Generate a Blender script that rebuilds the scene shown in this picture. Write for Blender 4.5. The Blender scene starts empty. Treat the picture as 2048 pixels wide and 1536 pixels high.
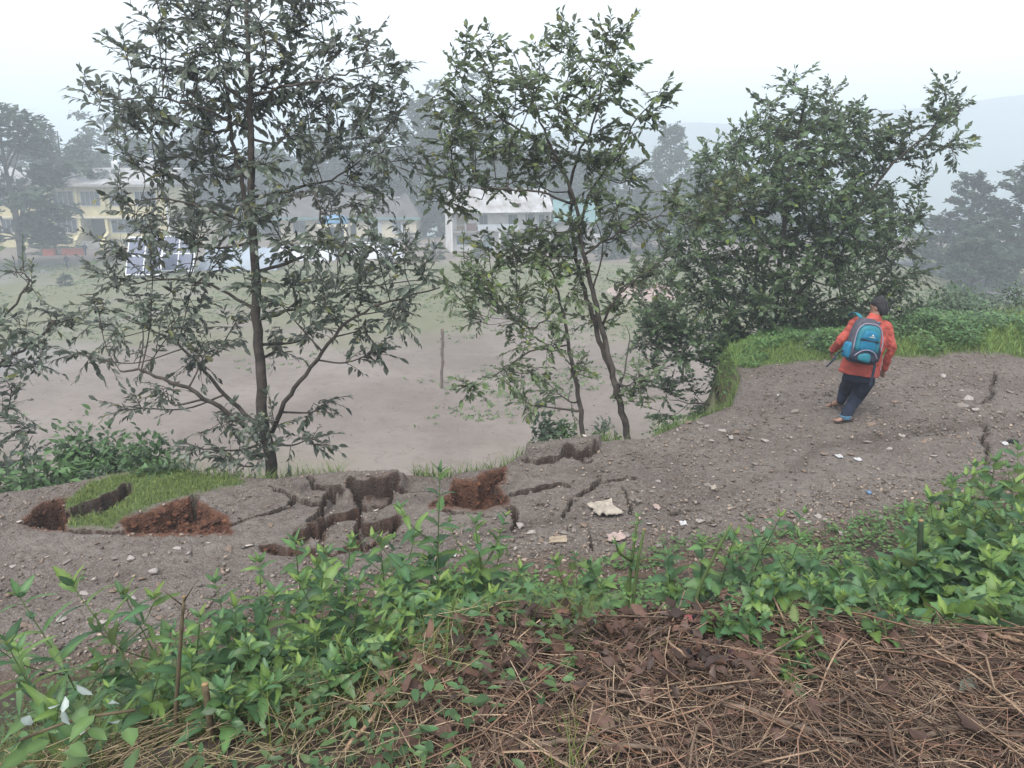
import bpy, math, random
import numpy as np
from mathutils import Vector, Matrix
R = math.radians
rng = np.random.default_rng(7)
random.seed(7)
sc = bpy.context.scene
COL = sc.collection

# ------------------------------------------------------------------ camera, sky, sun, exposure
CAMZ, PITCH, FPX = 3.6, R(16.0), 1600.0          # focal length in pixels of the 2048 px wide photograph
cam_d = bpy.data.cameras.new('camera'); cam = bpy.data.objects.new('camera', cam_d); COL.objects.link(cam)
cam.location = (0, 0, CAMZ); cam.rotation_euler = (math.pi / 2 - PITCH, 0, 0)
cam_d.sensor_width = 36; cam_d.lens = 36 * FPX / 2048; cam_d.clip_start = 0.05; cam_d.clip_end = 9000
sc.camera = cam
w = bpy.data.worlds.new('World'); sc.world = w; w.use_nodes = True
nt = w.node_tree; nt.nodes.clear()
sky = nt.nodes.new('ShaderNodeTexSky'); sky.sky_type = 'NISHITA'; sky.sun_disc = False
sky.sun_elevation = R(62); sky.sun_rotation = R(200); sky.air_density = 1.0; sky.dust_density = 2.0; sky.ozone_density = 1.0
hs = nt.nodes.new('ShaderNodeHueSaturation'); hs.inputs['Saturation'].default_value = 0.30
bg = nt.nodes.new('ShaderNodeBackground'); bg.inputs['Strength'].default_value = 0.15
wo = nt.nodes.new('ShaderNodeOutputWorld')
nt.links.new(sky.outputs[0], hs.inputs['Color']); nt.links.new(hs.outputs[0], bg.inputs[0]); nt.links.new(bg.outputs[0], wo.inputs[0])
sd = bpy.data.lights.new('sun', 'SUN'); sd.energy = 1.5; sd.angle = R(50); sd.color = (1, 0.97, 0.93)
sun = bpy.data.objects.new('sun', sd); COL.objects.link(sun)
sun.rotation_euler = (R(28), 0, R(-20))
sc.view_settings.view_transform = 'Standard'; sc.view_settings.look = 'None'; sc.view_settings.gamma = 1
sc.view_settings.exposure = 1.15
cy = sc.cycles
cy.max_bounces = 5; cy.diffuse_bounces = 3; cy.glossy_bounces = 2; cy.transmission_bounces = 3; cy.transparent_max_bounces = 8
cy.volume_bounces = 1; cy.use_denoising = True; cy.caustics_reflective = False; cy.caustics_refractive = False
try: cy.denoiser = 'OPENIMAGEDENOISE'
except Exception: pass

# ------------------------------------------------------------------ pixels to directions
cP, sP = math.cos(PITCH), math.sin(PITCH)
def ray(px, py):
    a = (px - 1024) / FPX; b = (768 - py) / FPX
    return np.array([a, cP + b * sP, -sP + b * cP])
def at_y(px, py, Y):
    d = ray(px, py); t = Y / d[1]
    return np.array([d[0] * t, Y, CAMZ + d[2] * t])
def proj(P):
    P = np.asarray(P, float); x = P[..., 0]; y = P[..., 1]; z = P[..., 2] - CAMZ
    f = y * cP - z * sP; u = y * sP + z * cP
    return 1024 + FPX * x / f, 768 - FPX * u / f
RS = 0.03
def at_road(px, py):
    d = ray(px, py); t = CAMZ / (RS * d[0] - d[2]); return np.array([d[0] * t, d[1] * t, CAMZ + d[2] * t])
FZ = -9.4
def at_field(px, py):
    d = ray(px, py); t = (CAMZ - FZ) / -d[2]; return np.array([d[0] * t, d[1] * t, FZ])

# ------------------------------------------------------------------ noise and mesh helpers
def _h(ix, iy, s):
    n = (ix * 374761393 + iy * 668265263 + s * 1442695041) & 0xFFFFFFFF
    n = ((n ^ (n >> 13)) * 1274126177) & 0xFFFFFFFF
    return ((n ^ (n >> 16)) & 0xFFFF) / 65535.0
def vn(x, y, s=0):
    x = np.asarray(x, float); y = np.asarray(y, float)
    ix = np.floor(x).astype(np.int64); iy = np.floor(y).astype(np.int64); fx = x - ix; fy = y - iy
    fx = fx * fx * (3 - 2 * fx); fy = fy * fy * (3 - 2 * fy)
    a = _h(ix, iy, s); b = _h(ix + 1, iy, s); c = _h(ix, iy + 1, s); d = _h(ix + 1, iy + 1, s)
    return (a + (b - a) * fx) * (1 - fy) + (c + (d - c) * fx) * fy
def fbm(x, y, s=0, o=4):
    r = 0; a = 0.5
    for k in range(o):
        r = r + a * vn(x * 2 ** k + 17 * k, y * 2 ** k + 5 * k, s + k); a *= 0.5
    return r / (1 - 0.5 ** o)
def sst(e0, e1, x):
    t = np.clip((np.asarray(x, float) - e0) / (e1 - e0), 0, 1); return t * t * (3 - 2 * t)
def mk_mesh(name, V, F, mat=None, col=None, smooth=False, attrs=None):
    V = np.asarray(V, np.float32); me = bpy.data.meshes.new(name)
    if isinstance(F, list) and F and not isinstance(F[0], np.ndarray):
        me.from_pydata(V.tolist(), [], F)
    else:
        Fs = F if isinstance(F, list) else [F]
        Fs = [np.asarray(f, np.int32) for f in Fs if len(f)]
        nl = sum(f.size for f in Fs); nf = sum(len(f) for f in Fs)
        me.vertices.add(len(V)); me.vertices.foreach_set('co', V.ravel())
        me.loops.add(nl); me.loops.foreach_set('vertex_index', np.concatenate([f.ravel() for f in Fs]))
        me.polygons.add(nf)
        tot = np.concatenate([np.full(len(f), f.shape[1], np.int32) for f in Fs])
        me.polygons.foreach_set('loop_start', np.concatenate([[0], np.cumsum(tot)[:-1]]).astype(np.int32))
        try: me.polygons.foreach_set('loop_total', tot)
        except Exception: pass
        me.update(calc_edges=True)
    if col is not None:
        c = np.ones((len(V), 4), np.float32); c[:, :3] = col
        a = me.color_attributes.new('Col', 'FLOAT_COLOR', 'POINT'); a.data.foreach_set('color', c.ravel())
    for k, v in (attrs or {}).items():
        a = me.attributes.new(k, 'FLOAT', 'POINT'); a.data.foreach_set('value', np.asarray(v, np.float32).ravel())
    if smooth: me.polygons.foreach_set('use_smooth', np.ones(len(me.polygons), bool))
    if mat is not None: me.materials.append(mat)
    me.validate(); return me
def obj(name, me, parent=None, **kw):
    o = bpy.data.objects.new(name, me); COL.objects.link(o)
    if parent is not None: o.parent = parent
    for k, v in kw.items(): o[k] = v
    return o
def thing(name, loc, label, cat, group=None):
    o = bpy.data.objects.new(name, None); COL.objects.link(o); o.location = tuple(map(float, loc)); o.empty_display_size = 0.1
    o['label'] = label; o['category'] = cat
    if group: o['group'] = group
    return o
ORD = ['', 'second', 'third', 'fourth', 'fifth', 'sixth', 'seventh', 'eighth', 'ninth', 'tenth', 'eleventh', 'twelfth', 'thirteenth', 'fourteenth', 'fifteenth', 'sixteenth', 'seventeenth', 'eighteenth', 'nineteenth', 'twentieth']
def ordinal(i, n):
    if n == 1: return ''
    if i == 0: return 'leftmost '
    if i == n - 1: return 'rightmost '
    if i < 20 and i <= n // 2: return ORD[i] + ' from left, '
    if n - 1 - i < 20: return ORD[n - 1 - i] + ' from right, '
    return ORD[min(i, 19)] + ' from left, '
def frames(d, n):
    d = d / (np.linalg.norm(d, axis=1, keepdims=True) + 1e-9)
    y = np.cross(n, d); y /= (np.linalg.norm(y, axis=1, keepdims=True) + 1e-9)
    return np.stack([d, y, np.cross(d, y)], axis=2)
def scatter(tm, pos, Rm, scl, tint, var=0.0):
    """copies of template(s) tm=[(V,F),...] merged into one vertex/face/colour set"""
    Vs, Fs, Cs, off = [], [], [], 0
    k = rng.integers(0, len(tm), len(pos))
    for i, (V, F) in enumerate(tm):
        m = np.where(k == i)[0]
        if not len(m): continue
        s = np.asarray(scl)[m]
        if s.ndim == 1: s = np.repeat(s[:, None], 3, 1)
        P = np.einsum('nij,nvj->nvi', Rm[m], V[None] * s[:, None, :]) + pos[m][:, None, :]
        Vs.append(P.reshape(-1, 3)); nv = len(V)
        Fs.append((F[None] + (np.arange(len(m)) * nv)[:, None, None] + off).reshape(-1, F.shape[1])); off += nv * len(m)
        Cs.append(np.repeat(tint[m], nv, 0))
    return np.concatenate(Vs), np.concatenate(Fs), np.concatenate(Cs)
def tube(P, r, n=6, cap=True):
    P = np.asarray(P, float); k = len(P); r = np.broadcast_to(np.asarray(r, float), (k,))
    T = np.gradient(P, axis=0); T /= np.linalg.norm(T, axis=1, keepdims=True) + 1e-9
    u = np.cross(T[0], [0.3, 0.2, 0.93]); u /= np.linalg.norm(u) + 1e-9
    V = []
    a = np.arange(n) * 2 * math.pi / n
    for i in range(k):
        u = u - T[i] * (u @ T[i]); u /= np.linalg.norm(u) + 1e-9; v = np.cross(T[i], u)
        V.append(P[i] + r[i] * (np.cos(a)[:, None] * u + np.sin(a)[:, None] * v))
    V = np.concatenate(V); F = []
    for i in range(k - 1):
        for j in range(n):
            a0 = i * n + j; a1 = i * n + (j + 1) % n
            F.append((a0, a1, a1 + n)); F.append((a0, a1 + n, a0 + n))
    if cap:
        V = np.vstack([V, P[-1:], P[:1]]); c = k * n
        for j in range(n):
            F.append(((k - 1) * n + j, (k - 1) * n + (j + 1) % n, c)); F.append(((j + 1) % n, j, c + 1))
    return V, np.array(F, np.int32)
def merge(parts):
    Vs, Fs, off = [], [], 0
    for V, F in parts:
        Vs.append(V); Fs.append(np.asarray(F) + off); off += len(V)
    return np.concatenate(Vs), np.concatenate(Fs)
def smoothline(P, n=6):
    P = np.asarray(P, float)
    if len(P) < 3: return np.linspace(P[0], P[-1], max(n, 2))
    Q = np.vstack([2 * P[0] - P[1], P, 2 * P[-1] - P[-2]]); out = []
    for i in range(1, len(Q) - 2):
        p0, p1, p2, p3 = Q[i - 1], Q[i], Q[i + 1], Q[i + 2]
        for t in np.linspace(0, 1, n, endpoint=False):
            out.append(0.5 * (2 * p1 + (p2 - p0) * t + (2 * p0 - 5 * p1 + 4 * p2 - p3) * t * t + (3 * p1 - p0 - 3 * p2 + p3) * t ** 3))
    out.append(P[-1]); return np.array(out)
class MB:
    def __init__(s): s.V = []; s.F = []
    def poly(s, pts):
        b = len(s.V); s.V += [tuple(map(float, p)) for p in pts]; s.F.append(tuple(range(b, b + len(pts)))); return s
    def box(s, x0, x1, y0, y1, z0, z1):
        b = len(s.V); s.V += [(x, y, z) for z in (z0, z1) for y in (y0, y1) for x in (x0, x1)]
        for f in ((0, 2, 3, 1), (4, 5, 7, 6), (0, 1, 5, 4), (2, 6, 7, 3), (0, 4, 6, 2), (1, 3, 7, 5)): s.F.append(tuple(b + i for i in f))
        return s
    def prism(s, pts, d):       # polygon pts extruded by vector d
        n = len(pts); b = len(s.V); d = np.array(d, float); s.V += [tuple(map(float, p)) for p in pts] + [tuple(map(float, np.array(p) + d)) for p in pts]
        s.F.append(tuple(b + i for i in range(n))[::-1]); s.F.append(tuple(b + n + i for i in range(n)))
        for i in range(n): s.F.append((b + i, b + (i + 1) % n, b + n + (i + 1) % n, b + n + i))
        return s
    def add(s, V, F):
        b = len(s.V); s.V += [tuple(v) for v in np.asarray(V).tolist()]; s.F += [tuple(int(i) + b for i in f) for f in F]; return s
    def build(s, name, mat, parent=None, smooth=False, **kw):
        return obj(name, mk_mesh(name, np.array(s.V), s.F, mat, smooth=smooth), parent, **kw)

# ------------------------------------------------------------------ materials
def mat(name, base, rough=0.8, spec=0.3, var=0.25, scale=6.0, dark=None, bump=0.0, bscale=40.0, attr=False, metal=0.0, detail=6.0):
    m = bpy.data.materials.new(name); m.use_nodes = True; n = m.node_tree; b = n.nodes['Principled BSDF']
    b.inputs['Roughness'].default_value = rough; b.inputs['Specular IOR Level'].default_value = spec; b.inputs['Metallic'].default_value = metal
    tc = n.nodes.new('ShaderNodeTexCoord'); no = n.nodes.new('ShaderNodeTexNoise'); no.inputs['Scale'].default_value = scale; no.inputs['Detail'].default_value = detail
    n.links.new(tc.outputs['Object'], no.inputs['Vector'])
    mx = n.nodes.new('ShaderNodeMix'); mx.data_type = 'RGBA'
    b2 = dark if dark is not None else tuple(c * (1 - var * 1.6) for c in base)
    mx.inputs[6].default_value = (*b2, 1); mx.inputs[7].default_value = (*tuple(min(1, c * (1 + var * 0.6)) for c in base), 1)
    cr = n.nodes.new('ShaderNodeMapRange'); cr.inputs[1].default_value = 0.3; cr.inputs[2].default_value = 0.7
    n.links.new(no.outputs['Fac'], cr.inputs[0]); n.links.new(cr.outputs[0], mx.inputs[0])
    out = mx.outputs[2]
    if attr:
        at = n.nodes.new('ShaderNodeAttribute'); at.attribute_name = 'Col'
        mu = n.nodes.new('ShaderNodeMix'); mu.data_type = 'RGBA'; mu.blend_type = 'MULTIPLY'; mu.inputs[0].default_value = 1
        n.links.new(out, mu.inputs[6]); n.links.new(at.outputs['Color'], mu.inputs[7]); out = mu.outputs[2]
    n.links.new(out, b.inputs['Base Color'])
    if bump:
        n2 = n.nodes.new('ShaderNodeTexNoise'); n2.inputs['Scale'].default_value = bscale; n2.inputs['Detail'].default_value = 5
        n.links.new(tc.outputs['Object'], n2.inputs['Vector'])
        bp = n.nodes.new('ShaderNodeBump'); bp.inputs['Strength'].default_value = bump; bp.inputs['Distance'].default_value = 0.02
        n.links.new(n2.outputs['Fac'], bp.inputs['Height']); n.links.new(bp.outputs[0], b.inputs['Normal'])
    return m
def leafmat(name, top, under, rough=0.45, spec=0.5, transl=0.25, rnd=0.35):
    """two-sided leaf: Col attribute tints, paler underside, a little light shines through"""
    m = bpy.data.materials.new(name); m.use_nodes = True; n = m.node_tree; b = n.nodes['Principled BSDF']; out = n.nodes['Material Output']
    b.inputs['Roughness'].default_value = rough; b.inputs['Specular IOR Level'].default_value = spec
    ge = n.nodes.new('ShaderNodeNewGeometry'); at = n.nodes.new('ShaderNodeAttribute'); at.attribute_name = 'Col'
    oi = n.nodes.new('ShaderNodeObjectInfo')
    mx = n.nodes.new('ShaderNodeMix'); mx.data_type = 'RGBA'; mx.inputs[6].default_value = (*top, 1); mx.inputs[7].default_value = (*under, 1)
    n.links.new(ge.outputs['Backfacing'], mx.inputs[0])
    mu = n.nodes.new('ShaderNodeMix'); mu.data_type = 'RGBA'; mu.blend_type = 'MULTIPLY'; mu.inputs[0].default_value = 1
    n.links.new(mx.outputs[2], mu.inputs[6]); n.links.new(at.outputs['Color'], mu.inputs[7])
    mr = n.nodes.new('ShaderNodeMapRange'); mr.inputs[3].default_value = 1 - rnd; mr.inputs[4].default_value = 1 + rnd
    n.links.new(oi.outputs['Random'], mr.inputs[0])
    m2 = n.nodes.new('ShaderNodeMix'); m2.data_type = 'RGBA'; m2.blend_type = 'MULTIPLY'; m2.inputs[0].default_value = 1
    n.links.new(mu.outputs[2], m2.inputs[6]); n.links.new(mr.outputs[0], m2.inputs[7])
    n.links.new(m2.outputs[2], b.inputs['Base Color'])
    tr = n.nodes.new('ShaderNodeBsdfTranslucent'); ms = n.nodes.new('ShaderNodeMixShader'); ms.inputs[0].default_value = transl
    n.links.new(m2.outputs[2], tr.inputs['Color']); n.links.new(b.outputs[0], ms.inputs[1]); n.links.new(tr.outputs[0], ms.inputs[2])
    n.links.new(ms.outputs[0], out.inputs[0]); return m
# ------------------------------------------------------------------ the lie of the land
def linx(pts, f=at_road):
    q = np.array([f(*p) for p in pts]); q = q[np.argsort(q[:, 0])]; return q[:, 0], q[:, 1]
# outer (valley-side) lip of the road and shoulder
_fx, _fy = linx([(-260, 1000), (0, 985), (150, 962), (300, 938), (440, 952), (540, 958), (620, 950), (690, 945), (800, 944), (900, 950), (1010, 932), (1050, 903), (1200, 884), (1300, 876), (1400, 835), (1465, 812)])
_fx = np.concatenate([_fx, [3.75, 3.95, 5.0, 7.5, 12, 30]]); _fy = np.concatenate([_fy, [12.6, 14.2, 15.3, 17.0, 18.5, 22]])
def ylip(x): return np.interp(x, _fx, _fy)
# toe of the near bank
_nx, _ny = linx([(-260, 1400), (0, 1350), (300, 1290), (500, 1225), (900, 1150), (1200, 1130), (1500, 1095), (1800, 1040), (2048, 965), (2300, 900)])
def ytoe(x): return np.interp(x, _nx, _ny)
def ycrest(x): return np.interp(x, [-6, -2.5, -1.0, 0, 1, 2, 4], [2.2, 2.25, 2.4, 2.72, 2.75, 2.6, 2.5])
def hbank(x): return np.interp(x, [-6, -2.5, -1.2, 0, 1.5, 4, 8], [0.7, 1.25, 1.6, 1.80, 1.84, 1.84, 1.8])
def Hroad(x, y):
    z = RS * x + 0.05 * (fbm(x * 0.9, y * 0.9, 3, 3) - 0.5)
    hump = (.10 + .20 * sst(4.0, 7.5, x) + .16 * (fbm(x * .8, y * .8, 15, 3) - .5)) * sst(3.6, 4.6, x) * np.exp(-((y - (13.9 + 0.1 * (x - 4))) / 0.95) ** 2)      # grassy verge
    z = z + hump
    yc = ycrest(x); yt = ytoe(x); s = np.clip((y - yc) / (yt - yc), 0, 1)
    bank = hbank(x) * (1 - s) ** 1.5 + .13 * (fbm(x * 1.7, y * 1.7, 77, 3) - .5) + .05 * np.exp(-((x + .05) / .35) ** 2 - ((y - 2.6) / .3) ** 2) + np.clip(yc - y, 0, 6) * 0.045
    return z * np.clip(s + 0.3, 0, 1) + bank * sst(1.0, 0.86, s)
def H(x, y):
    x = np.asarray(x, float); y = np.asarray(y, float)
    zr = Hroad(x, np.minimum(y, ylip(x)))
    dy = np.maximum(y - ylip(x), 0)
    drop = 0.5 * dy + np.minimum(dy, 5) * 0.35 + 0.5 * (fbm(x * 0.5, y * 0.5, 9) - 0.5) * np.minimum(dy, 1)
    z = np.maximum(zr - drop, FZ + 0.35 * (fbm(x * 0.06, y * 0.06, 21, 3) - 0.5) * np.clip((y - 20) / 30, 0, 1))
    far = np.clip(y - 134, 0, None)
    z = z - np.where(far > 0, np.minimum(far * 0.32, 190 + far * 0.01), 0)
    return z
def hit(px, py):
    d = ray(px, py); t = np.concatenate([np.arange(0.8, 30, 0.01), np.arange(30, 400, 0.1)])
    X = d[0] * t; Y = d[1] * t; Z = CAMZ + d[2] * t
    i = np.argmax(Z < H(X, Y)); return np.array([X[i], Y[i], Z[i]])

# ------------------------------------------------------------------ cracks and pits, outlined as in the photograph, on the road surface
CRACKS = [  # points, half width (start, end) in photo pixels, depth, red subsoil
    ([(540, 971), (591, 995), (608, 1002), (636, 1004)], 2.2, 2.0, .10, .2), ([(591, 995), (570, 1012), (535, 1024), (500, 1033), (455, 1052)], 3, 2.2, .14, .3),
    ([(622, 957), (626, 974), (664, 977), (687, 976)], 4.5, 3, .18, .4), ([(667, 979), (649, 1004), (635, 1027)], 4.5, 4.5, .22, .5), ([(635, 1027), (616, 1040)], 2.5, 1.5, .1, .2),
    ([(715, 984), (724, 1006), (717, 1036), (717, 1078)], 5, 4.5, .3, .7), ([(781, 986), (775, 1001), (749, 1006), (725, 1018)], 4, 9, .3, .8),
    ([(725, 1018), (705, 1028), (664, 1037), (643, 1048), (611, 1068), (585, 1079)], 10, 9, .42, .9), ([(640, 1028), (664, 1032)], 2, 2, .1, .2),
    ([(720, 1053), (761, 1046), (799, 1034)], 3, 6, .22, .8), ([(797, 1034), (779, 1066)], 8, 6, .2, 1.), ([(517, 1092), (588, 1100), (664, 1096), (734, 1088), (760, 1078)], 7, 6, .16, 1.),
    ([(695, 1066), (717, 1076)], 3, 3, .15, .7), ([(787, 977), (849, 979), (869, 973)], 3.5, 3, .2, .5), ([(800, 968), (830, 972)], 2, 2, .12, .3),
    ([(1008, 989), (1063, 977), (1107, 971), (1126, 966), (1145, 977)], 4, 2, .2, .35), ([(1150, 992), (1175, 980), (1191, 969), (1232, 960), (1276, 952)], 3.6, 2, .16, .2),
    ([(1200, 944), (1202, 960), (1180, 969)], 1.4, 2, .08, .1), ([(1142, 996), (1134, 1012), (1126, 1032)], 2, 1.5, .08, .1), ([(1243, 971), (1254, 999), (1265, 1026)], 1.6, 2, .08, .1),
    ([(1012, 1012), (1027, 1018), (1030, 1040), (1025, 1058)], 4, 3, .15, .5), ([(1178, 1064), (1186, 1103)], 2.2, 2, .1, .2), ([(1100, 1003), (1060, 1012)], 1.2, 1, .05, .1),
    ([(1049, 919), (1079, 923), (1109, 918), (1128, 909), (1164, 912), (1199, 901)], 3.4, 3.4, .25, .4), ([(1160, 914), (1172, 922), (1190, 918)], 1.3, 1.2, .06, .1),
    ([(1989, 745), (1987, 771), (1982, 791), (1962, 808)], 3, 2, .16, .2), ([(1945, 814), (1950, 826)], 3, 3, .14, .2), ([(1963, 841), (1976, 863), (1965, 880), (1976, 896), (1971, 930)], 2.4, 3, .14, .2),
    ([(134, 1029), (170, 1017), (219, 1000), (243, 989), (260, 972)], 7, 10, .42, .3), ([(195, 1027), (222, 1009), (243, 992)], 3, 5, .2, .35), ([(396, 990), (384, 1004)], 4, 4, .2, .6),
    ([(880, 1020), (930, 1024), (985, 1034)], 2, 1.5, .08, .5), ([(1338, 1030), (1372, 1024), (1400, 1020)], 2, 1.5, .09, .2), ([(130, 1062), (260, 1068)], 2.5, 2.5, .1, .6)]
PITS = [  # outline, depth, red
    ([(687, 964), (745, 962), (799, 957), (792, 975), (781, 988), (705, 986)], .5, .2),
    ([(907, 961), (957, 965), (963, 951), (1013, 935), (1011, 958), (988, 968), (1011, 988), (1011, 1003), (957, 1018), (905, 1011), (858, 1014), (880, 998), (902, 990)], .26, .85),
    ([(45, 1044), (82, 1011), (120, 998), (134, 1003), (129, 1022), (132, 1058), (55, 1052)], .30, .8),
    ([(241, 1041), (287, 1028), (342, 1006), (383, 998), (448, 1033), (462, 1064), (410, 1069), (257, 1069)], .13, 1.)]
GRASSY = [[(128, 1000), (180, 958), (300, 930), (470, 950), (500, 972), (420, 985), (330, 1006), (250, 1036), (225, 1062), (135, 1058)]]
def inpoly(px, py, poly):
    n = len(poly); r = np.zeros(px.shape, bool); j = n - 1
    for i in range(n):
        xi, yi = poly[i]; xj, yj = poly[j]
        c = ((yi > py) != (yj > py)) & (px < (xj - xi) * (py - yi) / (yj - yi + 1e-9) + xi); r ^= c; j = i
    return r
def pdist(px, py, pts):
    D = np.full(px.shape, 1e9); T = np.zeros(px.shape)
    for i in range(len(pts) - 1):
        a = np.array(pts[i], float); b = np.array(pts[i + 1], float); ab = b - a
        t = np.clip(((px - a[0]) * ab[0] + (py - a[1]) * ab[1]) / (ab @ ab + 1e-9), 0, 1)
        d = np.hypot(px - a[0] - t * ab[0], py - a[1] - t * ab[1]); m = d < D
        D = np.where(m, d, D); T = np.where(m, (i + t) / (len(pts) - 1), T)
    return D, T
def broken(x, y):
    """depth below the road surface, red subsoil, grass; x, y on the ground"""
    px, py = proj(np.stack([x, y, RS * x], -1))
    qx = px + 14 * (fbm(x * 5, y * 5, 31, 3) - .5) + 6 * (vn(x * 20, y * 20, 33) - .5)
    qy = py + 8 * (fbm(x * 5, y * 5, 32, 3) - .5) + 3.5 * (vn(x * 20, y * 20, 34) - .5)
    dep = np.zeros(x.shape); red = np.zeros(x.shape); near = np.zeros(x.shape); dug = np.zeros(x.shape)
    for pts, w0, w1, d, r in CRACKS:
        P = np.array(pts); m = (qx > P[:, 0].min() - 30) & (qx < P[:, 0].max() + 30) & (qy > P[:, 1].min() - 30) & (qy < P[:, 1].max() + 30)
        if not m.any(): continue
        D, T = pdist(qx[m], qy[m], pts); wd = 1.15 * (w0 + (w1 - w0) * T) * (0.6 + 0.8 * vn(x[m] * 9, y[m] * 9, 40))
        tip = np.clip(np.minimum(T, 1 - T) * 8 + 0.35, 0, 1); k = sst(1.08, 0.72, D / (wd * tip + 0.1))
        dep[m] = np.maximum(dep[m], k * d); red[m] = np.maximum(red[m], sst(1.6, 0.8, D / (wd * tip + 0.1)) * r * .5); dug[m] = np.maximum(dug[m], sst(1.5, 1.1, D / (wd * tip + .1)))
        near[m] = np.maximum(near[m], sst(14, 0, D))
    for poly, d, r in PITS:
        ins = inpoly(qx, qy, poly); D, T = pdist(qx, qy, poly + poly[:1])
        k = np.where(ins, sst(0, 7, D), 0) * (0.45 + 1.1 * fbm(x * 3.5, y * 3.5, 50, 4))
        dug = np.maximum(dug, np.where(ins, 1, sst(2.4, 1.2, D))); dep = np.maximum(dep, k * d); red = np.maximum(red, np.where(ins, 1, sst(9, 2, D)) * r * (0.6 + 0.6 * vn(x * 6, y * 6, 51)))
    gr = np.zeros(x.shape)
    for poly in GRASSY:
        ins = inpoly(qx, qy, poly); D, T = pdist(qx, qy, poly + poly[:1]); gr = np.maximum(gr, np.where(ins, sst(0, 10, D), 0))
    verge = sst(3.72, 3.95, x + .15 * (vn(x * 3, y * 3, 61) - .5)) * sst(12.9, 13.2, y + .7 * (fbm(x * 1.6, y * 1.6, 60, 4) - .5) - 0.03 * (x - 4)) 
    gr = np.maximum(gr, verge)
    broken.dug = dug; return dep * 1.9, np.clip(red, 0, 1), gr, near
# plates between the cracks have sunk and tilted a little
def plates(x, y):
    px, py = proj(np.stack([x, y, RS * x], -1))
    z = np.zeros(x.shape)
    for poly, dz, tx, ty in [([(640, 1030), (668, 978), (720, 986), (722, 1012), (660, 1036)], -.03, .1, -.12), ([(722, 988), (780, 988), (774, 1000), (726, 1014)], -.05, -.1, .15),
                             ([(620, 1072), (715, 1036), (715, 1078), (660, 1096)], -.04, .06, .1), ([(722, 1056), (796, 1040), (776, 1070), (722, 1084)], -.07, 0, .12),
                             ([(690, 940), (800, 940), (798, 958), (690, 964)], .02, .03, -.12), ([(545, 950), (620, 940), (624, 972), (600, 990)], .02, .03, -.1),
                             ([(810, 940), (905, 945), (900, 988), (800, 976)], -.06, .05, -.1), ([(1049, 880), (1205, 880), (1199, 900), (1130, 907), (1050, 918)], .08, .02, -.12)]:
        ins = inpoly(px, py, poly); D, _ = pdist(px, py, poly + poly[:1]); c = np.array([at_road(*p) for p in poly]).mean(0)
        z += np.where(ins, sst(0, 4, D), 0) * 1.5 * (dz + tx * (x - c[0]) + ty * (y - c[1]))
    return z
def Hsurf(x, y):
    d, r, g, n = broken(x, y); return H(x, y) + plates(x, y) - d

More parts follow.
